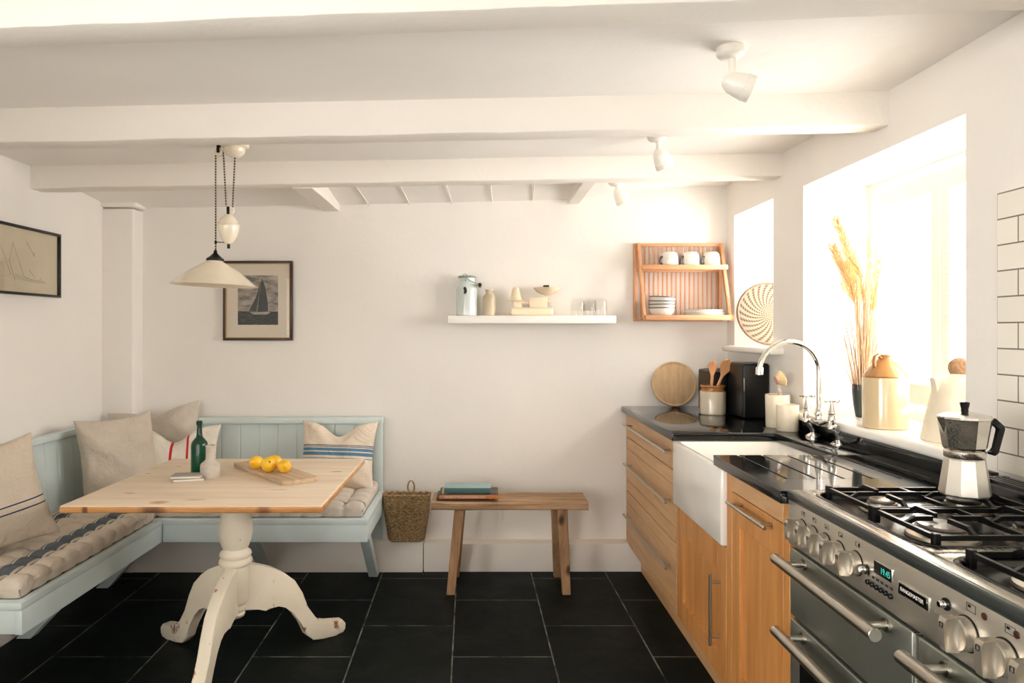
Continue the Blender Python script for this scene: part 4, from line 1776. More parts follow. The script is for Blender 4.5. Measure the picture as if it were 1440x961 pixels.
dd = panel_door(u2, 2.398, 2.998, .150, .615, .085, .105, .085)
bar_handle((.795, 2.455, .510), (.795, 2.455, .262), dd, inset=.03)
u3 = thing('narrow_cabinet', 'narrow oak cabinet with a pull out front between sink and cooker', 'cabinet', (1.11, 2.15, 0))
carcass(u3, 1.905, 2.392, .884)
bm = NB()
box(bm, FX, FX + .02, 2.345, 2.392, .150, .882, .0015, 1)
obj('filler_strip', bm, M['oak_z'], u3)
bm = NB()
box(bm, FX, FX + .02, 1.906, 1.945, .150, .882, .0015, 1)
obj('filler_strip', bm, M['oak_z'], u3)
dd = panel_door(u3, 1.948, 2.342, .150, .818, .07, .10, .09)
bar_handle((.795, 1.985, .797), (.795, 2.29, .797), dd, inset=.04)
bm = NB()
box(bm, FX, FX + .02, 1.948, 2.342, .821, .882, .0015, 1)
obj('top_rail', bm, M['oak_y'], u3)

# worktop with sink cut-out and drainer grooves
WTZ, WBZ, WX = .920, .885, .805
bm = NB()
box(bm, WX, 1.409, 2.985, 4.055, WBZ, WTZ, .005, 3)
box(bm, 1.235, 1.409, 2.445, 2.995, WBZ, WTZ, .003, 2)
gx = [.89, .973, 1.056, 1.139, 1.222, 1.305]
box(bm, WX, 1.409, 1.905, 2.455, WBZ, WTZ - .0065, .003, 3)
edges = [WX] + gx + [1.409]
for i in range(len(edges) - 1):
    a = edges[i] + (.0042 if i else 0)
    b = edges[i + 1] - (.0042 if i < len(edges) - 2 else 0)
    box(bm, a, b, 2.06, 2.455, WTZ - .008, WTZ, .0012, 1)
box(bm, WX, 1.409, 1.905, 2.0605, WTZ - .008, WTZ, .0012, 1)
tag(obj('worktop', bm, M['granite'], ang=30), 'polished black granite worktop with drainer grooves beside the sink', 'worktop')
bm = NB()
box(bm, 1.388, 1.409, 1.93, 3.11, WTZ, .964, .002)
tag(obj('upstand', bm, M['granite']), 'black granite upstand strip behind the tap under window sill', 'upstand')

# Belfast sink
bm = NB()
X0, X1, Y0, Y1, Z0, Z1, wall = .812, 1.27, 2.396, 3.0, .622, .884, .026


def ringp(x0, x1, y0, y1, r, z, n=5):
    out = []
    for cx, cy, a0 in ((x1 - r, y1 - r, 0), (x0 + r, y1 - r, 90), (x0 + r, y0 + r, 180), (x1 - r, y0 + r, 270)):
        for k in range(n):
            a = R(a0 + 90 * k / (n - 1))
            out.append(bm.verts.new((cx + r * math.cos(a), cy + r * math.sin(a), z)))
    return out


rs = [ringp(X0 + .004, X1 - .004, Y0 + .004, Y1 - .004, .008, Z0), ringp(X0, X1, Y0, Y1, .010, Z0 + .005), ringp(X0, X1, Y0, Y1, .010, Z1 - .008), ringp(X0 + .002, X1 - .002, Y0 + .002, Y1 - .002, .010, Z1 - .002), ringp(X0 + .008, X1 - .008, Y0 + .008, Y1 - .008, .010, Z1),
      ringp(X0 + wall - .006, X1 - wall + .006, Y0 + wall - .006, Y1 - wall + .006, .030, Z1), ringp(X0 + wall, X1 - wall, Y0 + wall, Y1 - wall, .030, Z1 - .006), ringp(X0 + wall + .004, X1 - wall - .004, Y0 + wall + .004, Y1 - wall - .004, .032, .68), ringp(X0 + wall + .012, X1 - wall - .012, Y0 + wall + .012, Y1 - wall - .012, .034, .662), ringp(X0 + wall + .035, X1 - wall - .035, Y0 + wall + .035, Y1 - wall - .035, .03, .655)]
for a, b in zip(rs[:-1], rs[1:]):
    for k in range(len(a)):
        j = (k + 1) % len(a)
        bm.faces.new((a[k], a[j], b[j], b[k]))
bm.faces.new(list(reversed(rs[0])))
bm.faces.new(rs[-1])
sk = obj('sink', bm, M['ceramic'], ang=60)
tag(sk, 'white ceramic farmhouse sink set between the oak cabinets', 'sink')
bm = NB()
lathe(bm, [(0, 0), (.04, 0), (.044, .003), (.036, .005), (.01, .003), (0, .003)], T(1.04, 2.70, .655), 28)
o = obj('plug_hole', bm, M['chrome'], sk)

# bridge mixer tap
tp = thing('mixer_tap', 'chrome bridge mixer tap with swan neck spout and two cross handles', 'tap', (1.335, 2.78, WTZ))
BZ = 1.003
for y in (2.886, 2.680):
    bm = NB()
    lathe(bm, [(0, 0), (.029, 0), (.029, .003), (.020, .010), (.011, .014), (.009, .018), (0, .018)], T(1.352, y, WTZ), 28)
    tube(bm, [(1.352, y, WTZ + .012), (1.348, y, WTZ + .030), (1.336, y, WTZ + .046), (1.328, y, WTZ + .056), (1.327, y, WTZ + .066)], .0085, 14)
    lathe(bm, [(0, .058), (.0155, .058), (.0165, .060), (.0165, .071), (.0155, .073), (.012, .075), (.014, .083), (.016, .094), (.014, .106), (.0115, .112), (.0145, .116), (.013, .122), (.0105, .132), (.0085, .142), (.0065, .150), (.0055, .162), (0, .162)], T(1.327, y, WTZ), 24)
    obj('valve', bm, M['chrome'], tp)
    bm = NB()
    hz = WTZ + .165
    a0 = R(35 if y > 2.8 else 12)
    for k in range(4):
        a = a0 + k * PI / 2
        dx, dy = math.cos(a), math.sin(a)
        c = Vector((1.327, y, hz))
        tube(bm, [c, c + Vector((dx, dy, 0)) * .012, c + Vector((dx, dy, 0)) * .022, c + Vector((dx, dy, 0)) * .029, c + Vector((dx, dy, 0)) * .033], [.0042, .0038, .0055, .0066, .0035], 12)
    lathe(bm, [(0, -.006), (.008, -.006), (.009, 0), (.008, .005), (0, .007)], T(1.327, y, hz), 18)
    obj('cross_handle', bm, M['chrome'], tp)
bm = NB()
tube(bm, [(1.327, 2.886, BZ), (1.327, 2.84, BZ), (1.327, 2.81, BZ - .008), (1.327, 2.783, BZ - .011), (1.327, 2.755, BZ - .008), (1.327, 2.72, BZ), (1.327, 2.68, BZ)], [.008, .008, .012, .0165, .012, .008, .008], 16)
lathe(bm, [(0, -.012), (.014, -.010), (.017, .004), (.014, .014), (.017, .018), (.018, .026), (.0145, .034), (.0125, .046), (0, .046)], T(1.327, 2.783, BZ), 24)
obj('bridge', bm, M['chrome'], tp)
bm = NB()
rr, cz, cxx = .1165, 1.19, 1.327 - .1165
pts = [(1.327, 2.783, BZ + .03), (1.327, 2.783, 1.10), (1.327, 2.783, 1.15)]
for k in range(25):
    a = R(0 + 176 * k / 24)
    pts.append((cxx + rr * math.cos(a), 2.783, cz + rr * math.sin(a)))
tube(bm, pts, .0102, 18)
e = Vector(pts[-1])
cyl(bm, e + Vector((0, 0, .008)), e + Vector((-.001, 0, -.022)), .0145, 20, bev=.002)
obj('spout', bm, M['chrome'], tp)

# ------------------------------------------------------------------ things on the worktop near the wall
M['cut_board'] = wood('pale_round_board', (168, 136, 98), (196, 166, 128), 'Z', .6, 1)
rb = .127
bx0 = (949.5 - 675) / 1000 * 4.0
bm = NB()
mm = T(bx0, 4.008, WTZ + .0005) @ Matrix.Rotation(R(-9), 4, 'X') @ Matrix(((1, 0, 0, 0), (0, 0, -1, 0), (0, 1, 0, rb), (0, 0, 0, 1)))
lathe(bm, [(0, -.009), (rb - .003, -.009), (rb, -.006), (rb, .006), (rb - .003, .009), (rb - .012, .009), (rb - .014, .0075), (rb - .017, .009), (0, .009)], mm, 64)
tag(obj('round_board', bm, M['cut_board']), 'round wooden bread board leaning against back wall on worktop', 'board')


def jar_mat():
    t = NT('two_tone_stoneware')
    tc = t.n('ShaderNodeTexCoord')
    sp = t.n('ShaderNodeSeparateXYZ')
    t.l(tc.outputs['Object'], sp.inputs[0])
    m = t.math('GREATER_THAN', sp.outputs[2], .118)
    n = t.ramp(t.noise(t.coord((1, 1, .3)), 30, 4), [(0.3, (132, 84, 40)), (0.7, (176, 122, 64))])
    t.base(t.mix(m, lin((202, 190, 168)), n))
    t.b.inputs['Roughness'].default_value = .22
    t.b.inputs['Coat Weight'].default_value = .5
    return t.m


cx, cy = (1002.5 - 675) / 1000 * 3.66, 3.66
bm = NB()
lathe(bm, [(0, 0), (.060, 0), (.064, .004), (.065, .115), (.062, .121), (.057, .124), (.057, .136), (.062, .140), (.063, .146), (.060, .150), (.055, .148), (.054, .12), (.058, .10), (.057, .008), (0, .006)], T(cx, cy, WTZ), 40)
tag(obj('utensil_jar', bm, jar_mat()), 'stoneware jar with brown glazed neck holding wooden spoons', 'jar')
M['spoon'] = wood('pale_beech', (200, 140, 92), (226, 170, 120), 'Z', .5, 1)


def spoon(label, base, tip, w, hl):
    rt_d = (Vector(tip) - Vector(base))
    L = rt_d.length
    bm = NB()
    n = 26
    rings = []
    for i in range(n + 1):
        f = i / n
        s = f * L
        if s < L - hl:
            ww, th = .0065 + .002 * f, .005
        else:
            q = (s - (L - hl)) / hl
            ww = .0075 + (w - .0075) * math.sin(min(1, q * 1.25) * PI / 2) if q < .62 else w * math.sqrt(max(0.0, 1 - ((q - .55) / .45) ** 2))
            th = .0045 + .001 * math.sin(q * PI)
        ww = max(ww, .001)
        bow = 0.0
        if s > L - hl:
            q = (s - (L - hl)) / hl
            bow = .010 * math.sin(q * PI)
        ring = []
        for k in range(14):
            a = 2 * PI * k / 14
            xx, yy = ww * math.cos(a), th * math.sin(a)
            dish = bow * (1 - (xx / max(ww, 1e-4)) ** 2)
            ring.append(bm.verts.new((xx, yy + dish, s)))
        rings.append(ring)
    for a, b in zip(rings[:-1], rings[1:]):
        for k in range(14):
            bm.faces.new((a[k], a[(k + 1) % 14], b[(k + 1) % 14], b[k]))
    bm.faces.new(list(reversed(rings[0])))
    bm.faces.new(rings[-1])
    o = obj('wooden_spoon', bm, M['spoon'], local=True)
    o.location = base
    zv = rt_d.normalized()
    xv = (Vector((1, 0, 0)) - zv * zv.x).normalized()
    yv = zv.cross(xv)
    o.rotation_euler = Matrix((xv, yv, zv)).transposed().to_euler()
    tag(o, label, 'spoon', 'wooden spoons in the stoneware jar')
    return o


tA = at(1002.8, 507.5, 3.66)
spoon('smaller wooden spoon standing left in stoneware jar', (cx - .012, cy + .01, WTZ + .012), tA, .0245, .075)
tB = at(1025.5, 505.5, 3.62)
spoon('larger wooden spoon leaning right in stoneware jar', (cx - .025, cy + .02, WTZ + .012), tB, .034, .095)

ts = thing('toaster', 'black box shaped toaster behind the wooden spoons', 'toaster', (1.285, 3.80, WTZ))
bm = NB()
box(bm, 1.205, 1.362, 3.69, 3.93, WTZ + .001, 1.140, .010, 3)
obj('body', bm, M['black_plastic'], ts)
bm = NB()
for (a, b) in ((3.745, 3.785), (3.835, 3.875)):
    box(bm, 1.225, 1.340, a, a + .004, 1.138, 1.1455)
    box(bm, 1.225, 1.340, b - .004, b, 1.138, 1.1455)
    box(bm, 1.221, 1.226, a, b, 1.138, 1.1455)
    box(bm, 1.339, 1.344, a, b, 1.138, 1.1455)
obj('slot_rims', bm, M['steel'], ts, smooth=False)
cm = thing('coffee_machine', 'tall narrow black coffee machine beside the corner, taller than the toaster', 'coffee machine', (1.345, 3.52, WTZ))
bm = NB()
box(bm, 1.276, 1.405, 3.45, 3.66, WTZ + .001, 1.190, .012, 4)
obj('body', bm, M['black_plastic'], cm)
bm = NB()
box(bm, 1.2795, 1.2825, 3.447, 3.452, 1.055, 1.118, .001)
obj('water_gauge', bm, M['steel'], cm)
bm = NB()
lathe(bm, [(0, 0), (.006, 0), (.006, .006), (0, .008)], T(1.386, 3.45, 1.006) @ Matrix.Rotation(R(90), 4, 'X'), 16)
obj('button', bm, M['chrome'], cm)
# cream pots
p = ((1093.5 - 675) / 1000 * 3.17, 3.17)
bm = NB()
lathe(bm, [(0, 0), (.047, 0), (.050, .004), (.0525, .14), (.051, .145), (.0475, .143), (.046, .01), (0, .008)], T(p[0], p[1], WTZ), 40)
tag(obj('ceramic_pot', bm, M['cream_pot']), 'taller cream ceramic pot holding the dish brush by the tap', 'pot', 'cream pots by the tap')
p2 = ((1107.5 - 675) / 1000 * 3.055, 3.055)
bm = NB()
lathe(bm, [(0, 0), (.042, 0), (.0445, .003), (.0465, .108), (.045, .112), (.042, .110), (.040, .01), (0, .008)], T(p2[0], p2[1], WTZ), 40)
tag(obj('ceramic_pot', bm, M['cream_pot']), 'shorter cream ceramic pot in front of the taller one by the tap', 'pot', 'cream pots by the tap')
br = thing('dish_brush', 'wooden dish brush with round pale bristle head standing in cream pot', 'brush', (p[0], p[1], WTZ + .01))
bm = NB()
b0 = Vector((p[0] - .005, p[1], WTZ + .012))
b1 = at(1096.5, 552, 3.17)
b2 = at(1093, 541, 3.17)
b3 = at(1090, 530, 3.17)
tube(bm, [b0, b1], .007, 10)
obj('handle', bm, mat('pale_pink_wood', (222, 184, 164), .5), br)
bm = NB()
tube(bm, [b1, b2, b3], .0018, 6)
tube(bm, [b1 + Vector((.008, 0, 0)), b2 + Vector((.006, 0, .004)), b3 + Vector((.006, 0, 0))], .0018, 6)
obj('wire_neck', bm, M['chrome'], br)
bm = NB()
hc = at(1092.5, 535, 3.17)
md = Matrix.Translation(hc) @ Matrix.Rotation(R(72), 4, 'Y')
lathe(bm, [(0, -.006), (.020, -.005), (.022, 0), (.020, .004), (0, .005)], md, 24)
obj('head', bm, mat('pink_wood_head', (206, 160, 142), .5), br)
bm = NB()
prof = [(.019, .004), (.026, .012), (.034, .022), (.035, .026), (.028, .031), (.012, .034), (0, .035)]
rg = lathe(bm, prof, md, 48)
for i, r_ in enumerate(rg[1:-1]):
    for k, v in enumerate(r_):
        v.co = hc + (v.co - hc) * (1 + .045 * (1 if k % 2 else -1))
obj('bristles', bm, mat('pale_plant_bristle', (228, 204, 158), .9, var=.12, vs=160, bump=.5, bs=300), br)

# ================================================================== THINGS ON THE WIDE SILL
SZ2 = 1.0


def flagon_mat():
    t = NT('two_tone_flagon_glaze')
    tc = t.n('ShaderNodeTexCoord')
    sp = t.n('ShaderNodeSeparateXYZ')
    t.l(tc.outputs['Object'], sp.inputs[0])
    zz = t.math('ADD', sp.outputs[2], t.math('MULTIPLY', t.noise(tc.outputs['Object'], 6), .006))
    m = t.math('GREATER_THAN', zz, .188)
    ring = t.math('LESS_THAN', t.math('ABSOLUTE', t.math('SUBTRACT', zz, .187)), .0025)
    c = t.mix(m, lin((206, 184, 146)), lin((176, 126, 72)))
    t.base(t.mix(ring, c, lin((140, 92, 48))))
    t.b.inputs['Roughness'].default_value = .2
    t.b.inputs['Coat Weight'].default_value = .5
    return t.m


fd = 2.555
fx = (1245 - 675) / 1000 * fd
fl = thing('stoneware_flagon', 'large stoneware flagon with tan shoulder and cream body on window sill', 'flagon', (fx, fd, SZ2))
bm = NB()
lathe(bm, [(0, 0), (.070, 0), (.074, .004), (.0745, .180), (.073, .186), (.060, .208), (.040, .232), (.026, .244), (.022, .250), (.022, .254), (.030, .256), (.031, .262), (.027, .265), (.016, .265), (.014, .24), (0, .235)], T(fx, fd, SZ2), 48)
obj('body', bm, flagon_mat(), fl)
bm = NB()
a = R(200)
ux, uy = math.cos(a), math.sin(a)
tube(bm, [(fx + ux * .020, fd + uy * .020, SZ2 + .252), (fx + ux * .036, fd + uy * .036, SZ2 + .262), (fx + ux * .050, fd + uy * .05, SZ2 + .255), (fx + ux * .054, fd + uy * .054, SZ2 + .235), (fx + ux * .050, fd + uy * .050, SZ2 + .218)], .007, 12)
obj('handle', bm, mat('tan_flagon_handle', (150, 102, 56), .25), fl)

vd = 2.87
vx = (1213 - 675) / 1000 * vd
bm = NB()
lathe(bm, [(0, 0), (.022, 0), (.026, .003), (.034, .05), (.0385, .10), (.039, .133), (.036, .133), (.033, .06), (0, .02)], T(vx, vd, SZ2), 36)
tag(obj('dark_vase', bm, mat('dark_green_glazed_vase', (38, 50, 46), .3, var=.1)), 'dark green vase with dried grasses behind the stoneware flagon', 'vase')
gr = thing('dried_grasses', 'tall bunch of dried pampas grass and stems in dark vase at window', 'dried flowers', (vx, vd, SZ2 + .02))
M['straw'] = mat('dried_straw', (204, 174, 136), .8, var=.2, vs=40)
M['straw_d'] = mat('dried_brown_stem', (160, 120, 96), .8, var=.25, vs=40)
M['plume'] = mat('golden_pampas_plume', (216, 174, 116), .95, var=.12, vs=60)
rnd = random.Random(5)
for nm, m_, cnt in (('straw_stems', M['straw'], 70), ('brown_stems', M['straw_d'], 50)):
    bm = NB()
    for i in range(cnt):
        a = rnd.uniform(0, 2 * PI)
        lean_ = rnd.uniform(.0, .16) if rnd.random() < .85 else rnd.uniform(.16, .30)
        hgt = rnd.uniform(.25, .58) if lean_ < .16 else rnd.uniform(.2, .38)
        base = Vector((vx + rnd.uniform(-.015, .015), vd + rnd.uniform(-.015, .015), SZ2 + .03))
        tipv = Vector((vx + math.cos(a) * lean_ * .62 + .012, vd + math.sin(a) * lean_ * .62, SZ2 + .10 + hgt))
        mid = base.lerp(tipv, .5) + Vector((rnd.uniform(-.01, .01), rnd.uniform(-.01, .01), 0))
        r0 = rnd.uniform(.0009, .0019)
        tube(bm, [base, base.lerp(mid, .5), mid, mid.lerp(tipv, .5) + Vector((0, 0, .004)), tipv], [r0, r0, r0 * .9, r0 * .7, .0003], 4)
    o = obj(nm, bm, m_, gr)
    o['kind'] = 'stuff'


def plume(pts, w, n, seed):
    bm = NB()
    rn = random.Random(seed)
    P_ = [Vector(p) for p in pts]
    tube(bm, P_, [.0022 - .0003 * i for i in range(len(P_))], 5)
    m0 = len(P_) - 3

    def along(f):
        k = f * (len(P_) - 1 - m0)
        i = min(int(k), len(P_) - 2 - m0)
        return P_[m0 + i].lerp(P_[m0 + i + 1], k - i), (P_[m0 + i + 1] - P_[m0 + i]).normalized()
    for _ in range(n):
        f = rn.random()
        c, d = along(f)
        a = rn.uniform(0, 2 * PI)
        side = Vector((math.cos(a), math.sin(a), 0))
        ln = w * (.6 + .8 * rn.random()) * (1.05 - f * .55)
        tip = c + d * ln * 1.5 + side * ln * .75 + Vector((0, 0, -.004))
        tube(bm, [c, c.lerp(tip, .5) + side * ln * .14, tip], [.0007, .0009, .0002], 3, cap=False)
    return obj('plume', bm, M['plume'], gr)


b0 = Vector((vx, vd, SZ2 + .03))
plume([b0, (vx - .02, vd - .01, 1.25), at(1203, 430, vd - .02), at(1190, 385, vd - .03), at(1172, 348, vd - .04)], .046, 520, 1)
plume([b0, (vx - .005, vd + .01, 1.25), at(1205, 400, vd + .02), at(1192, 350, vd + .02), at(1176, 310, vd + .01)], .042, 400, 2)
plume([b0, (vx + .01, vd + .01, 1.25), at(1215, 430, vd), at(1210, 390, vd), at(1199, 362, vd)], .034, 200, 3)
plume([b0, (vx + .02, vd - .01, 1.25), at(1226, 440, vd - .02), at(1234, 400, vd - .02), at(1237, 362, vd - .02)], .032, 220, 4)
plume([b0, (vx + .01, vd - .02, 1.3), at(1221, 420, vd + .03), at(1222, 370, vd + .03), at(1221, 332, vd + .03)], .018, 120, 6)

jd = 2.25
jx = (1349 - 675) / 1000 * jd
jg = thing('ceramic_carafe', 'cream conical ceramic carafe with round wooden stopper at right of window sill', 'carafe', (jx, jd, SZ2))
bm = NB()
lathe(bm, [(0, 0), (.104, 0), (.107, .004), (.100, .04), (.086, .11), (.075, .165), (.073, .180), (.066, .194), (.045, .204), (.035, .208), (.033, .213), (.028, .213), (.026, .20), (0, .19)], T(jx, jd, SZ2), 48)
prism(bm, [(-.062, .196), (-.088, .200), (-.078, .150)], .03, T(jx, jd, SZ2) @ Matrix(((1, 0, 0, 0), (0, 0, 1, 0), (0, 1, 0, 0), (0, 0, 0, 1))), .004)
obj('body', bm, M['cream_pot'], jg)
bm = NB()
bmesh.ops.create_uvsphere(bm, u_segments=28, v_segments=18, radius=.0325, matrix=T(jx + .002, jd, SZ2 + .232))
obj('stopper', bm, mat('cork_stopper', (160, 124, 92), .8, var=.3, vs=110, bump=.3, bs=120), jg)

# ================================================================== RANGE COOKER
Y1r, Y0r = 1.898, .80
RX = .822
rg_ = thing('range_cooker', 'wide stainless steel range cooker with gas hob, knobs and bar handles', 'cooker', (1.11, 1.35, 0))
bm = NB()
box(bm, RX + .02, 1.40, Y0r, Y1r, .09, .905)
box(bm, RX + .06, 1.38, Y0r + .02, Y1r - .02, .001, .09)
obj('body', bm, M['black_enamel'], rg_, smooth=False)
bm = NB()
box(bm, RX, RX + .03, Y0r, Y1r, .784, .902, .003)
cp = obj('control_panel', bm, M['range_steel'], rg_)
# hob top: steel sheet around two wells
HZ = .925
bm = NB()
wells = ((1.395, 1.862), (.85, 1.328))
wx0, wx1 = .868, 1.305
box(bm, RX + .004, wx0, Y0r, Y1r, HZ - .012, HZ, .002)
box(bm, wx1, 1.32, Y0r, Y1r, HZ - .012, HZ, .001)
for a, b in ((Y0r, wells[1][0]), (wells[1][1], 1.360), (1.3625, wells[0][0]), (wells[0][1], Y1r)):
    box(bm, wx0 - .001, wx1 + .001, a, b, HZ - .012, HZ, .001)
for (a, b) in wells:      # rounded corners of the cut-outs
    for (cx, cy, sx_, sy_) in ((wx0, a, 1, 1), (wx0, b, 1, -1), (wx1, a, -1, 1), (wx1, b, -1, -1)):
        r = .05
        pts = [(cx, cy)]
        for k in range(7):
            q = PI / 2 * k / 6
            pts.append((cx + sx_ * (r - r * math.sin(q)), cy + sy_ * (r - r * math.cos(q))))
        prism(bm, pts, .010, T(0, 0, HZ - .006))
obj('hob_top', bm, M['hob_steel'], rg_, ang=30)
bm = NB()
box(bm, RX - .004, RX + .012, Y0r, Y1r, .900, HZ + .001, .005, 3)
obj('front_trim', bm, mat('dark_grey_trim', (78, 84, 82), .25, .7), rg_)


def well(a, b):
    bm = NB()
    for k, (ins, z) in enumerate(((-.004, HZ + .0015), (.004, HZ + .002), (.010, HZ - .003))):
        pass
    def rp(ins, z, r):
        return [bm.verts.new((p.x + (wx0 + wx1) / 2, p.y + (a + b) / 2, z)) for p in rrect((wx1 - wx0) / 2 - ins, (b - a) / 2 - ins, r, 8)]
    rs_ = [rp(-.006, HZ + .0005, .052), rp(-.003, HZ + .003, .050), rp(.002, HZ + .002, .048), rp(.010, HZ - .014, .042), rp(.02, HZ - .016, .036)]
    for p, q in zip(rs_[:-1], rs_[1:]):
        for k in range(len(p)):
            j = (k + 1) % len(p)
            bm.faces.new((p[k], p[j], q[j], q[k]))
    bm.faces.new(rs_[-1])
    return obj('hob_well', bm, M['black_enamel'], rg_)


M['burner_alu'] = mat('burner_aluminium', (176, 168, 154), .32, .9, var=.1)
M['burner_cap'] = mat('burner_cap_enamel', (120, 112, 102), .3, .3, var=.1)


def burner(x, y, r, light):
    bm = NB()
    lathe(bm, [(0, -.015), (r + .022, -.015), (r + .020, -.009), (r + .004, -.005), (r + .002, .004), (r * .9, .006), (0, .006)], T(x, y, HZ), 36)
    for k in range(24):
        a = 2 * PI * k / 24
        box(bm, -.0015, .0015, r * .9, r + .003, -.003, .005, m=T(x, y, HZ) @ Matrix.Rotation(a, 4, 'Z'))
    b = obj('burner', bm, M['burner_alu'], rg_)
    bm = NB()
    lathe(bm, [(0, .006), (r * .96, .006), (r, .009), (r * .96, .0125), (r * .5, .0145), (0, .015)], T(x, y, HZ), 36)
    obj('burner_cap', bm, M['burner_cap'] if light else M['black_iron'], b)


def grate(y0, y1, x0, x1, centres):
    bm = NB()
    zt_, h = HZ + .030, .010
    w = .0042

    def bar(p, q, z0=None, z1=None, ww=w):
        p, q = Vector(p), Vector(q)
        d = (q - p)
        L = d.length
        ang = math.atan2(d.y, d.x)
        z0 = zt_ if z0 is None else z0
        z1 = zt_ if z1 is None else z1
        m = T(p.x, p.y, 0) @ Matrix.Rotation(ang, 4, 'Z')
        vs = [bm.verts.new(m @ Vector((x, y, z))) for x, z in ((0, z0), (L, z1)) for y, dz in ((-ww, 0), (ww, 0)) for z in (z - h, z)]
        a0, a1, a2, a3, b0_, b1_, b2_, b3_ = vs
        for f in ((a0, a1, a3, a2), (b0_, b2_, b3_, b1_), (a0, b0_, b1_, a1), (a2, a3, b3_, b2_), (a1, b1_, b3_, a3), (a0, a2, b2_, b0_)):
            bm.faces.new(f)
    # outer frame, lower than the fingers
    zf = HZ + .018
    for p, q in (((x0, y0), (x0, y1)), ((x1, y0), (x1, y1)), ((x0, y0), (x1, y0)), ((x0, y1), (x1, y1))):
        bar((p[0], p[1], 0), (q[0], q[1], 0), zf, zf)
    xm = (x0 + x1) / 2
    bar((xm, y0, 0), (xm, y1, 0), zf, zf)
    for (cx, cy) in centres:
        for (ex, ey) in ((x0 if cx < xm else x1, cy), (xm, cy), (cx, y0), (cx, y1)):
            d = Vector((cx - ex, cy - ey, 0))
            L = d.length
            d.normalize()
            e = Vector((ex, ey, 0))
            k = e + d * .022
            t_ = Vector((cx, cy, 0)) - d * .022
            bar(e, k, zf, zt_)
            bar(k, t_, zt_, zt_)
    for (fx_, fy_) in ((x0, y0), (x1, y0), (x0, y1), (x1, y1)):
        box(bm, fx_ - .007, fx_ + .007, fy_ - .007, fy_ + .007, HZ - .014, zf + .004, .002)
    return obj('pan_support', bm, M['black_iron'], rg_, smooth=False)


for (a, b) in wells:
    well(a, b)
xa, xb = .905, 1.272
for (y, yb0, yb1) in ((1.742, 1.640, 1.845), (1.515, 1.412, 1.625), (1.205, 1.10, 1.31), (.975, .87, 1.085)):
    c1, c2 = (.985, y), (1.185, y)
    burner(c1[0], c1[1], .030 if y > 1.6 else .048, True)
    burner(c2[0], c2[1], .038, False)
    grate(yb0, yb1, xa, xb, (c1, c2))
# rear vent
bm = NB()
box(bm, 1.322, 1.40, Y0r, Y1r - .005, HZ - .01, .955, .003)
y = Y0r + .02
for k in range(4):
    box(bm, 1.332 + k * .017, 1.342 + k * .017, Y0r + .01, Y1r - .02, .954, .963, .001)
for y in (Y0r, Y1r - .02):
    box(bm, 1.322, 1.40, y, y + .015, .954, .963, .001)
obj('rear_vent', bm, M['black_enamel'], rg_)


def icon(rt, y, z, s, fill=(0, 0, .5, .5), x=None):
    """little hob plan printed on the steel: outline with a filled corner"""
    bm = NB()
    x = RX - .0006 if x is None else x
    th = .0007
    w, h = s, s * .62
    for (a, b, c, d) in ((-w, w, h - th, h), (-w, w, -h, -h + th), (-w, -w + th, -h, h), (w - th, w, -h, h)):
        box(bm, x, x + .001, y - b, y - a, z + c, z + d)
    box(bm, x, x + .001, y - (fill[0] + fill[2]) * w, y - (fill[0]) * w, z + fill[1] * h, z + (fill[1] + fill[3]) * h)
    return obj('printed_mark', bm, M['black_plastic'], rt, smooth=False)


M['knob'] = mat('satin_knob_metal', (205, 196, 181), .3, .85, var=.05)


def knob(y, z, r, tilt=0):
    m = T(RX, y, z) @ Matrix(((0, 0, -1, 0), (-1, 0, 0, 0), (0, 1, 0, 0), (0, 0, 0, 1))) @ Matrix.Rotation(R(tilt), 4, 'Z')
    bm = NB()
    lathe(bm, [(0, 0), (r * .98, 0), (r, .003), (r * .985, .018), (r * .95, .0205), (r * .82, .0208), (r * .80, .0195), (0, .0195)], m, 40)
    kn = obj('knob', bm, M['knob'], cp)
    bm = NB()
    lathe(bm, [(0, -.0002), (r * 1.07, -.0002), (r * 1.07, .0012), (r * 1.0, .0016), (0, .0016)], m, 40)
    obj('skirt', bm, M['black_plastic'], kn)
    bm = NB()
    # finger grip: a waisted bar standing up from the dial
    n, k = 14, 7
    hw = r * .30
    depth = .025
    side = {}
    for sg_ in (-1, 1):
        for i in range(n + 1):
            u = -1 + 2 * i / n
            for j in range(k + 1):
                v = j / k
                wd = hw * (1 - .62 * (1 - u * u) * math.sin(PI * min(1, v * 1.02)) ** .6)
                zz_ = .019 + v * depth * (1 - .16 * abs(u) ** 4)
                side[(sg_, i, j)] = bm.verts.new(m @ Vector((sg_ * wd, u * r * (1.02 - .04 * v), zz_)))
    for i in range(n):
        for j in range(k):
            for sg_ in (-1, 1):
                bm.faces.new((side[(sg_, i, j)], side[(sg_, i + 1, j)], side[(sg_, i + 1, j + 1)], side[(sg_, i, j + 1)]))
        bm.faces.new((side[(-1, i, k)], side[(-1, i + 1, k)], side[(1, i + 1, k)], side[(1, i, k)]))
        bm.faces.new((side[(-1, i, 0)], side[(-1, i + 1, 0)], side[(1, i + 1, 0)], side[(1, i, 0)]))
    for j in range(k):
        for i in (0, n):
            bm.faces.new((side[(-1, i, j)], side[(-1, i, j + 1)], side[(1, i, j + 1)], side[(1, i, j)]))
    obj('grip', bm, M['knob'], kn)
    bm = NB()
    s_ = r * .15
    for (a, b, c, d) in ((-s_, s_, s_ - .0008, s_), (-s_, s_, -s_, -s_ + .0008), (-s_, -s_ + .0008, -s_, s_), (s_ - .0008, s_, -s_, s_)):
        box(bm, a, b, r * .55 + c, r * .55 + d, .0435, .0448, m=m)
    obj('knob_mark', bm, M['black_plastic'], kn, smooth=False)


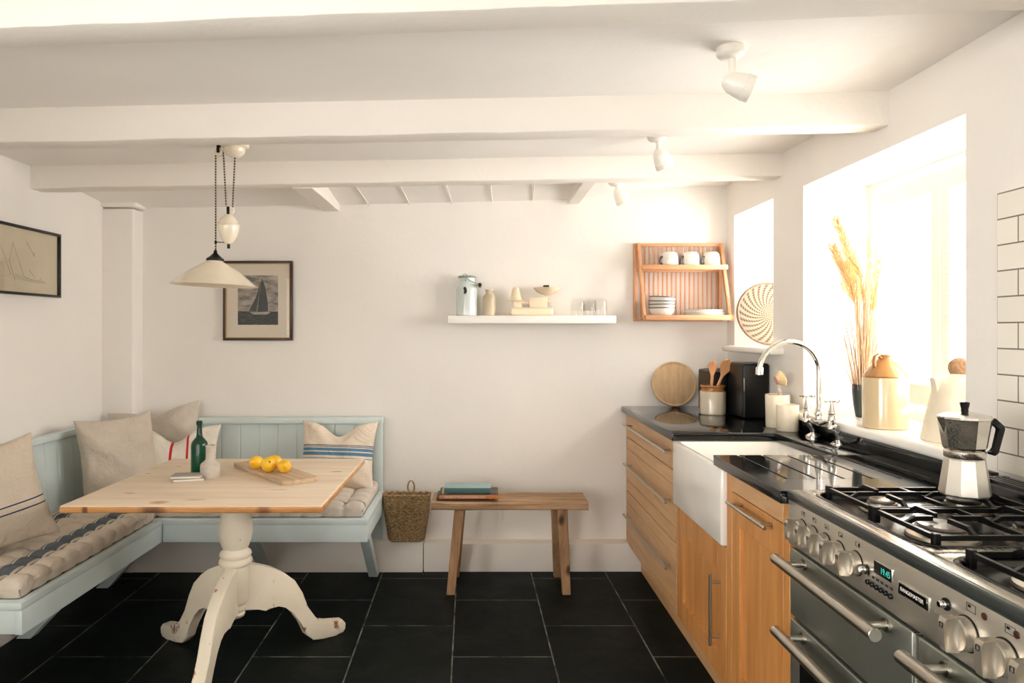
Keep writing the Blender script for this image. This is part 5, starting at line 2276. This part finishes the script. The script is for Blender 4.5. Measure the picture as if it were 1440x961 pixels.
fills = ((0, 0, .55, .7), (-.6, 0, .6, .7), (-.55, -.7, .6, .7), (0, -.7, .6, .7), (.3, -.6, .5, 1.2))
for (y, z), fl_ in zip(((1.812, .842), (1.752, .842), (1.690, .842), (1.625, .842), (1.552, .842)), fills):
    knob(y, z, .0255)
    icon(cp, y - .004, z + .042, .0085, fl_)
for y in (1.200, 1.112, 1.04, .96, .89):
    knob(y, .838, .0285, 0)
    icon(cp, y - .01, .885, .011, (-.7, 0, .6, .6))
# indicator lamps
for y in (1.158, 1.088, .998):
    bm = NB()
    lathe(bm, [(0, 0), (.006, 0), (.006, .002), (.0045, .003), (0, .003)], T(RX, y, .884) @ Matrix.Rotation(R(-90), 4, 'Y'), 20)
    obj('indicator_lamp', bm, mat('dark_red_lens', (58, 18, 16), .2), cp)
for (y, z) in ((1.512, .842), (1.252, .868)):
    bm = NB()
    lathe(bm, [(0, 0), (.011, 0), (.011, .003), (0, .003)], T(RX, y, z) @ Matrix.Rotation(R(-90), 4, 'Y'), 20)
    ib = obj('ignition_button', bm, M['black_plastic'], cp)
    bm = NB()
    lathe(bm, [(0, .003), (.0065, .003), (.007, .012), (.005, .015), (0, .015)], T(RX, y, z) @ Matrix.Rotation(R(-90), 4, 'Y'), 20)
    obj('button_cap', bm, M['chrome'], ib)
# clock
MF = Matrix(((0, 0, -1, 0), (-1, 0, 0, 0), (0, 1, 0, 0), (0, 0, 0, 1)))
bm = NB()
box(bm, RX - .002, RX + .001, 1.417, 1.483, .846, .873, .0008)
dp = obj('display_bezel', bm, M['chrome'], cp)
bm = NB()
box(bm, RX - .003, RX - .0015, 1.418, 1.479, .8475, .872)
ds = obj('display', bm, M['black_enamel'], dp, smooth=False)
t = NT('lit_teal_digits')
t.b.inputs['Base Color'].default_value = (0, .1, .08, 1)
t.b.inputs['Emission Color'].default_value = lin((70, 205, 180))
t.b.inputs['Emission Strength'].default_value = .8
text_obj('digits', '19.45', .0185, T(RX - .0034, 1.437, .8585) @ MF, t.m, dp, .0002, sx=.85)
for k in range(6):
    bm = NB()
    lathe(bm, [(0, 0), (.0055, 0), (.0055, .005), (.004, .0065), (0, .0065)], T(RX, 1.503 - k * .0165, .8185) @ Matrix.Rotation(R(-90), 4, 'Y'), 16)
    obj('timer_button', bm, M['black_plastic'], cp)
    icon(cp, 1.503 - k * .0165, .8335, .0042, (-.4, -.4, .8, .8))
bm = NB()
box(bm, RX - .003, RX + .001, 1.300, 1.394, .8355, .8605, .001)
bd = obj('badge', bm, M['chrome'], cp)
bm = NB()
box(bm, RX - .0038, RX - .0025, 1.306, 1.390, .8375, .8575)
obj('badge_plate', bm, M['black_enamel'], bd, smooth=False)
text_obj('lettering', 'RANGEMASTER', .0105, T(RX - .0042, 1.348, .8475) @ MF, M['white_metal'], bd, .0002, sx=1.0)

# doors
M['door_steel'] = steel_brushed('brushed_door_steel', (172, 176, 167), .45, 'Y')


def oven_door(y0, y1, z0, z1, hy0, hy1, hz, window_=None):
    bm = NB()
    box(bm, RX, RX + .035, y0, y1, z0, z1, .004, 3)
    d = obj('oven_door', bm, M['door_steel'], rg_)
    if window_:
        bm = NB()
        box(bm, RX - .002, RX + .001, y0 + .06, y1 - .06, z0 + .05, z1 - .09, .001)
        obj('door_window', bm, M['black_enamel'], d)
    bm = NB()
    cyl(bm, (.77, hy0, hz), (.77, hy1, hz), .0135, 24, bev=.001)
    h = obj('handle', bm, M['steel'], d)
    for y in (hy0 + .05, hy1 - .05):
        bm = NB()
        cyl(bm, (.77, y, hz), (RX - .002, y, hz), .008, 18)
        cyl(bm, (RX - .006, y, hz), (RX, y, hz), .014, 20)
        obj('handle_post', bm, M['steel'], h)
    return d


oven_door(1.352, 1.885, .600, .776, 1.385, 1.856, .757 - .002)
oven_door(1.352, 1.885, .115, .590, 1.385, 1.856, .567, True)
oven_door(.815, 1.335, .115, .776, .845, 1.302, .753, True)
bm = NB()
box(bm, RX + .001, RX + .034, 1.3455, 1.351, .115, .776, .001)
obj('door_edge', bm, M['chrome'], rg_)

# ================================================================== MOKA POT
M['alu'] = steel_brushed('polished_aluminium', (228, 224, 214), .16, 'X')
M['alu_m'] = steel_brushed('satin_aluminium', (232, 226, 214), .34, 'X')
mx, my, mz = 1.162, 1.705, HZ + .0305
mk = thing('moka_pot', 'faceted aluminium stovetop coffee pot with black handle on the hob', 'coffee pot', (mx, my, mz), (0, 0, 0))
ph = R(12)
bm = NB()
lathe(bm, [(0, .0), (.050, .0), (.0545, .004), (.0545, .008), (.0435, .086), (.041, .091), (0, .091)], T(mx, my, mz), 10, phase=ph)
obj('base', bm, M['alu_m'], mk, ang=15)
bm = NB()
lathe(bm, [(0, .091), (.0425, .091), (.0435, .093), (.0435, .106), (.0415, .108), (0, .108)], T(mx, my, mz), 40)
obj('collar', bm, M['alu'], mk)
bm = NB()
lathe(bm, [(0, .108), (.041, .108), (.046, .116), (.0565, .182), (.0575, .184), (.0575, .187), (0, .187)], T(mx, my, mz), 10, phase=ph)
a = R(180)
sp_ = [bm.verts.new((mx + x, my + y, mz + z)) for x, y, z in ((-.050, -.018, .187), (-.050, .018, .187), (-.066, 0, .188), (-.047, 0, .145), (-.062, -.004, .180), (-.062, .004, .180))]
bm.faces.new((sp_[0], sp_[1], sp_[2]))
bm.faces.new((sp_[0], sp_[2], sp_[4], sp_[3]))
bm.faces.new((sp_[1], sp_[3], sp_[5], sp_[2]))
bm.faces.new((sp_[3], sp_[4], sp_[2], sp_[5]))
obj('jug', bm, M['alu'], mk, ang=15)
bm = NB()
lathe(bm, [(0, .187), (.056, .187), (.056, .189), (.040, .195), (.015, .200), (0, .200)], T(mx, my, mz), 10, phase=ph)
box(bm, mx + .050, mx + .062, my - .007, my + .007, mz + .180, mz + .190, .001)
obj('lid', bm, M['alu'], mk, ang=15)
bm = NB()
lathe(bm, [(0, .199), (.0085, .199), (.0075, .206), (.0105, .218), (.0105, .222), (.007, .224), (0, .224)], T(mx, my, mz), 8)
obj('lid_knob', bm, M['black_plastic'], mk, ang=20)
bm = NB()
out = [(.055, .183), (.072, .184), (.092, .166), (.094, .158), (.078, .100), (.070, .094), (.058, .098), (.057, .104), (.068, .106), (.072, .112), (.082, .156), (.080, .162), (.070, .170), (.055, .170)]
prism(bm, out, .014, T(mx, my, mz) @ Matrix(((1, 0, 0, 0), (0, 0, 1, 0), (0, 1, 0, 0), (0, 0, 0, 1))), .003)
obj('handle', bm, M['black_plastic'], mk)

# ================================================================== CEILING SPOTS
def spot(label, x, y, zc_, yaw, pitch, hx=.022, drop=.0):
    rt = thing('ceiling_spotlight', label, 'spotlight', (x, y, zc_), (0, 0, 0), 'white ceiling spotlights')
    bm = NB()
    lathe(bm, [(0, .004), (.040, .004), (.041, -.010), (.039, -.018), (.030, -.026), (0, -.028)], T(x, y, zc_), 36)
    obj('base', bm, M['white_metal'], rt)
    bm = NB()
    tube(bm, [(x + .006, y, zc_ - .02), (x + .006, y, zc_ - .05 - drop), (x, y, zc_ - .080 - drop)], [.011, .010, .007], 14)
    obj('stem', bm, M['white_metal'], rt)
    bm = NB()
    m = T(x, y, zc_ - .078 - drop) @ Matrix.Rotation(R(yaw), 4, 'Z') @ Matrix.Rotation(R(pitch), 4, 'Y') @ T(hx, 0, .006)
    lathe(bm, [(0, .026), (.010, .025), (.020, .018), (.029, .004), (.0345, -.018), (.0365, -.036), (.0385, -.037), (.0385, -.060), (.0365, -.060), (.035, -.037), (.018, -.01), (0, -.005)], m, 36)
    obj('head', bm, M['white_metal'], rt)
    bm = NB()
    lathe(bm, [(0, -.050), (.036, -.050), (.036, -.053), (0, -.054)], m, 30)
    obj('lens', bm, M['bulb'], rt)
    return rt


spot('nearest and largest white ceiling spotlight, head tilted to the right', .722, 2.05, zc(.722) - .004, -8, -68, drop=.042)
spot('middle white ceiling spotlight between the two rear beams, head tilted right', .735, 2.95, zc(.73) - .004, 30, -30, drop=.016)
spot('furthest white ceiling spotlight, small and partly behind the rear beam', .712, 3.72, 2.135, 20, -30)
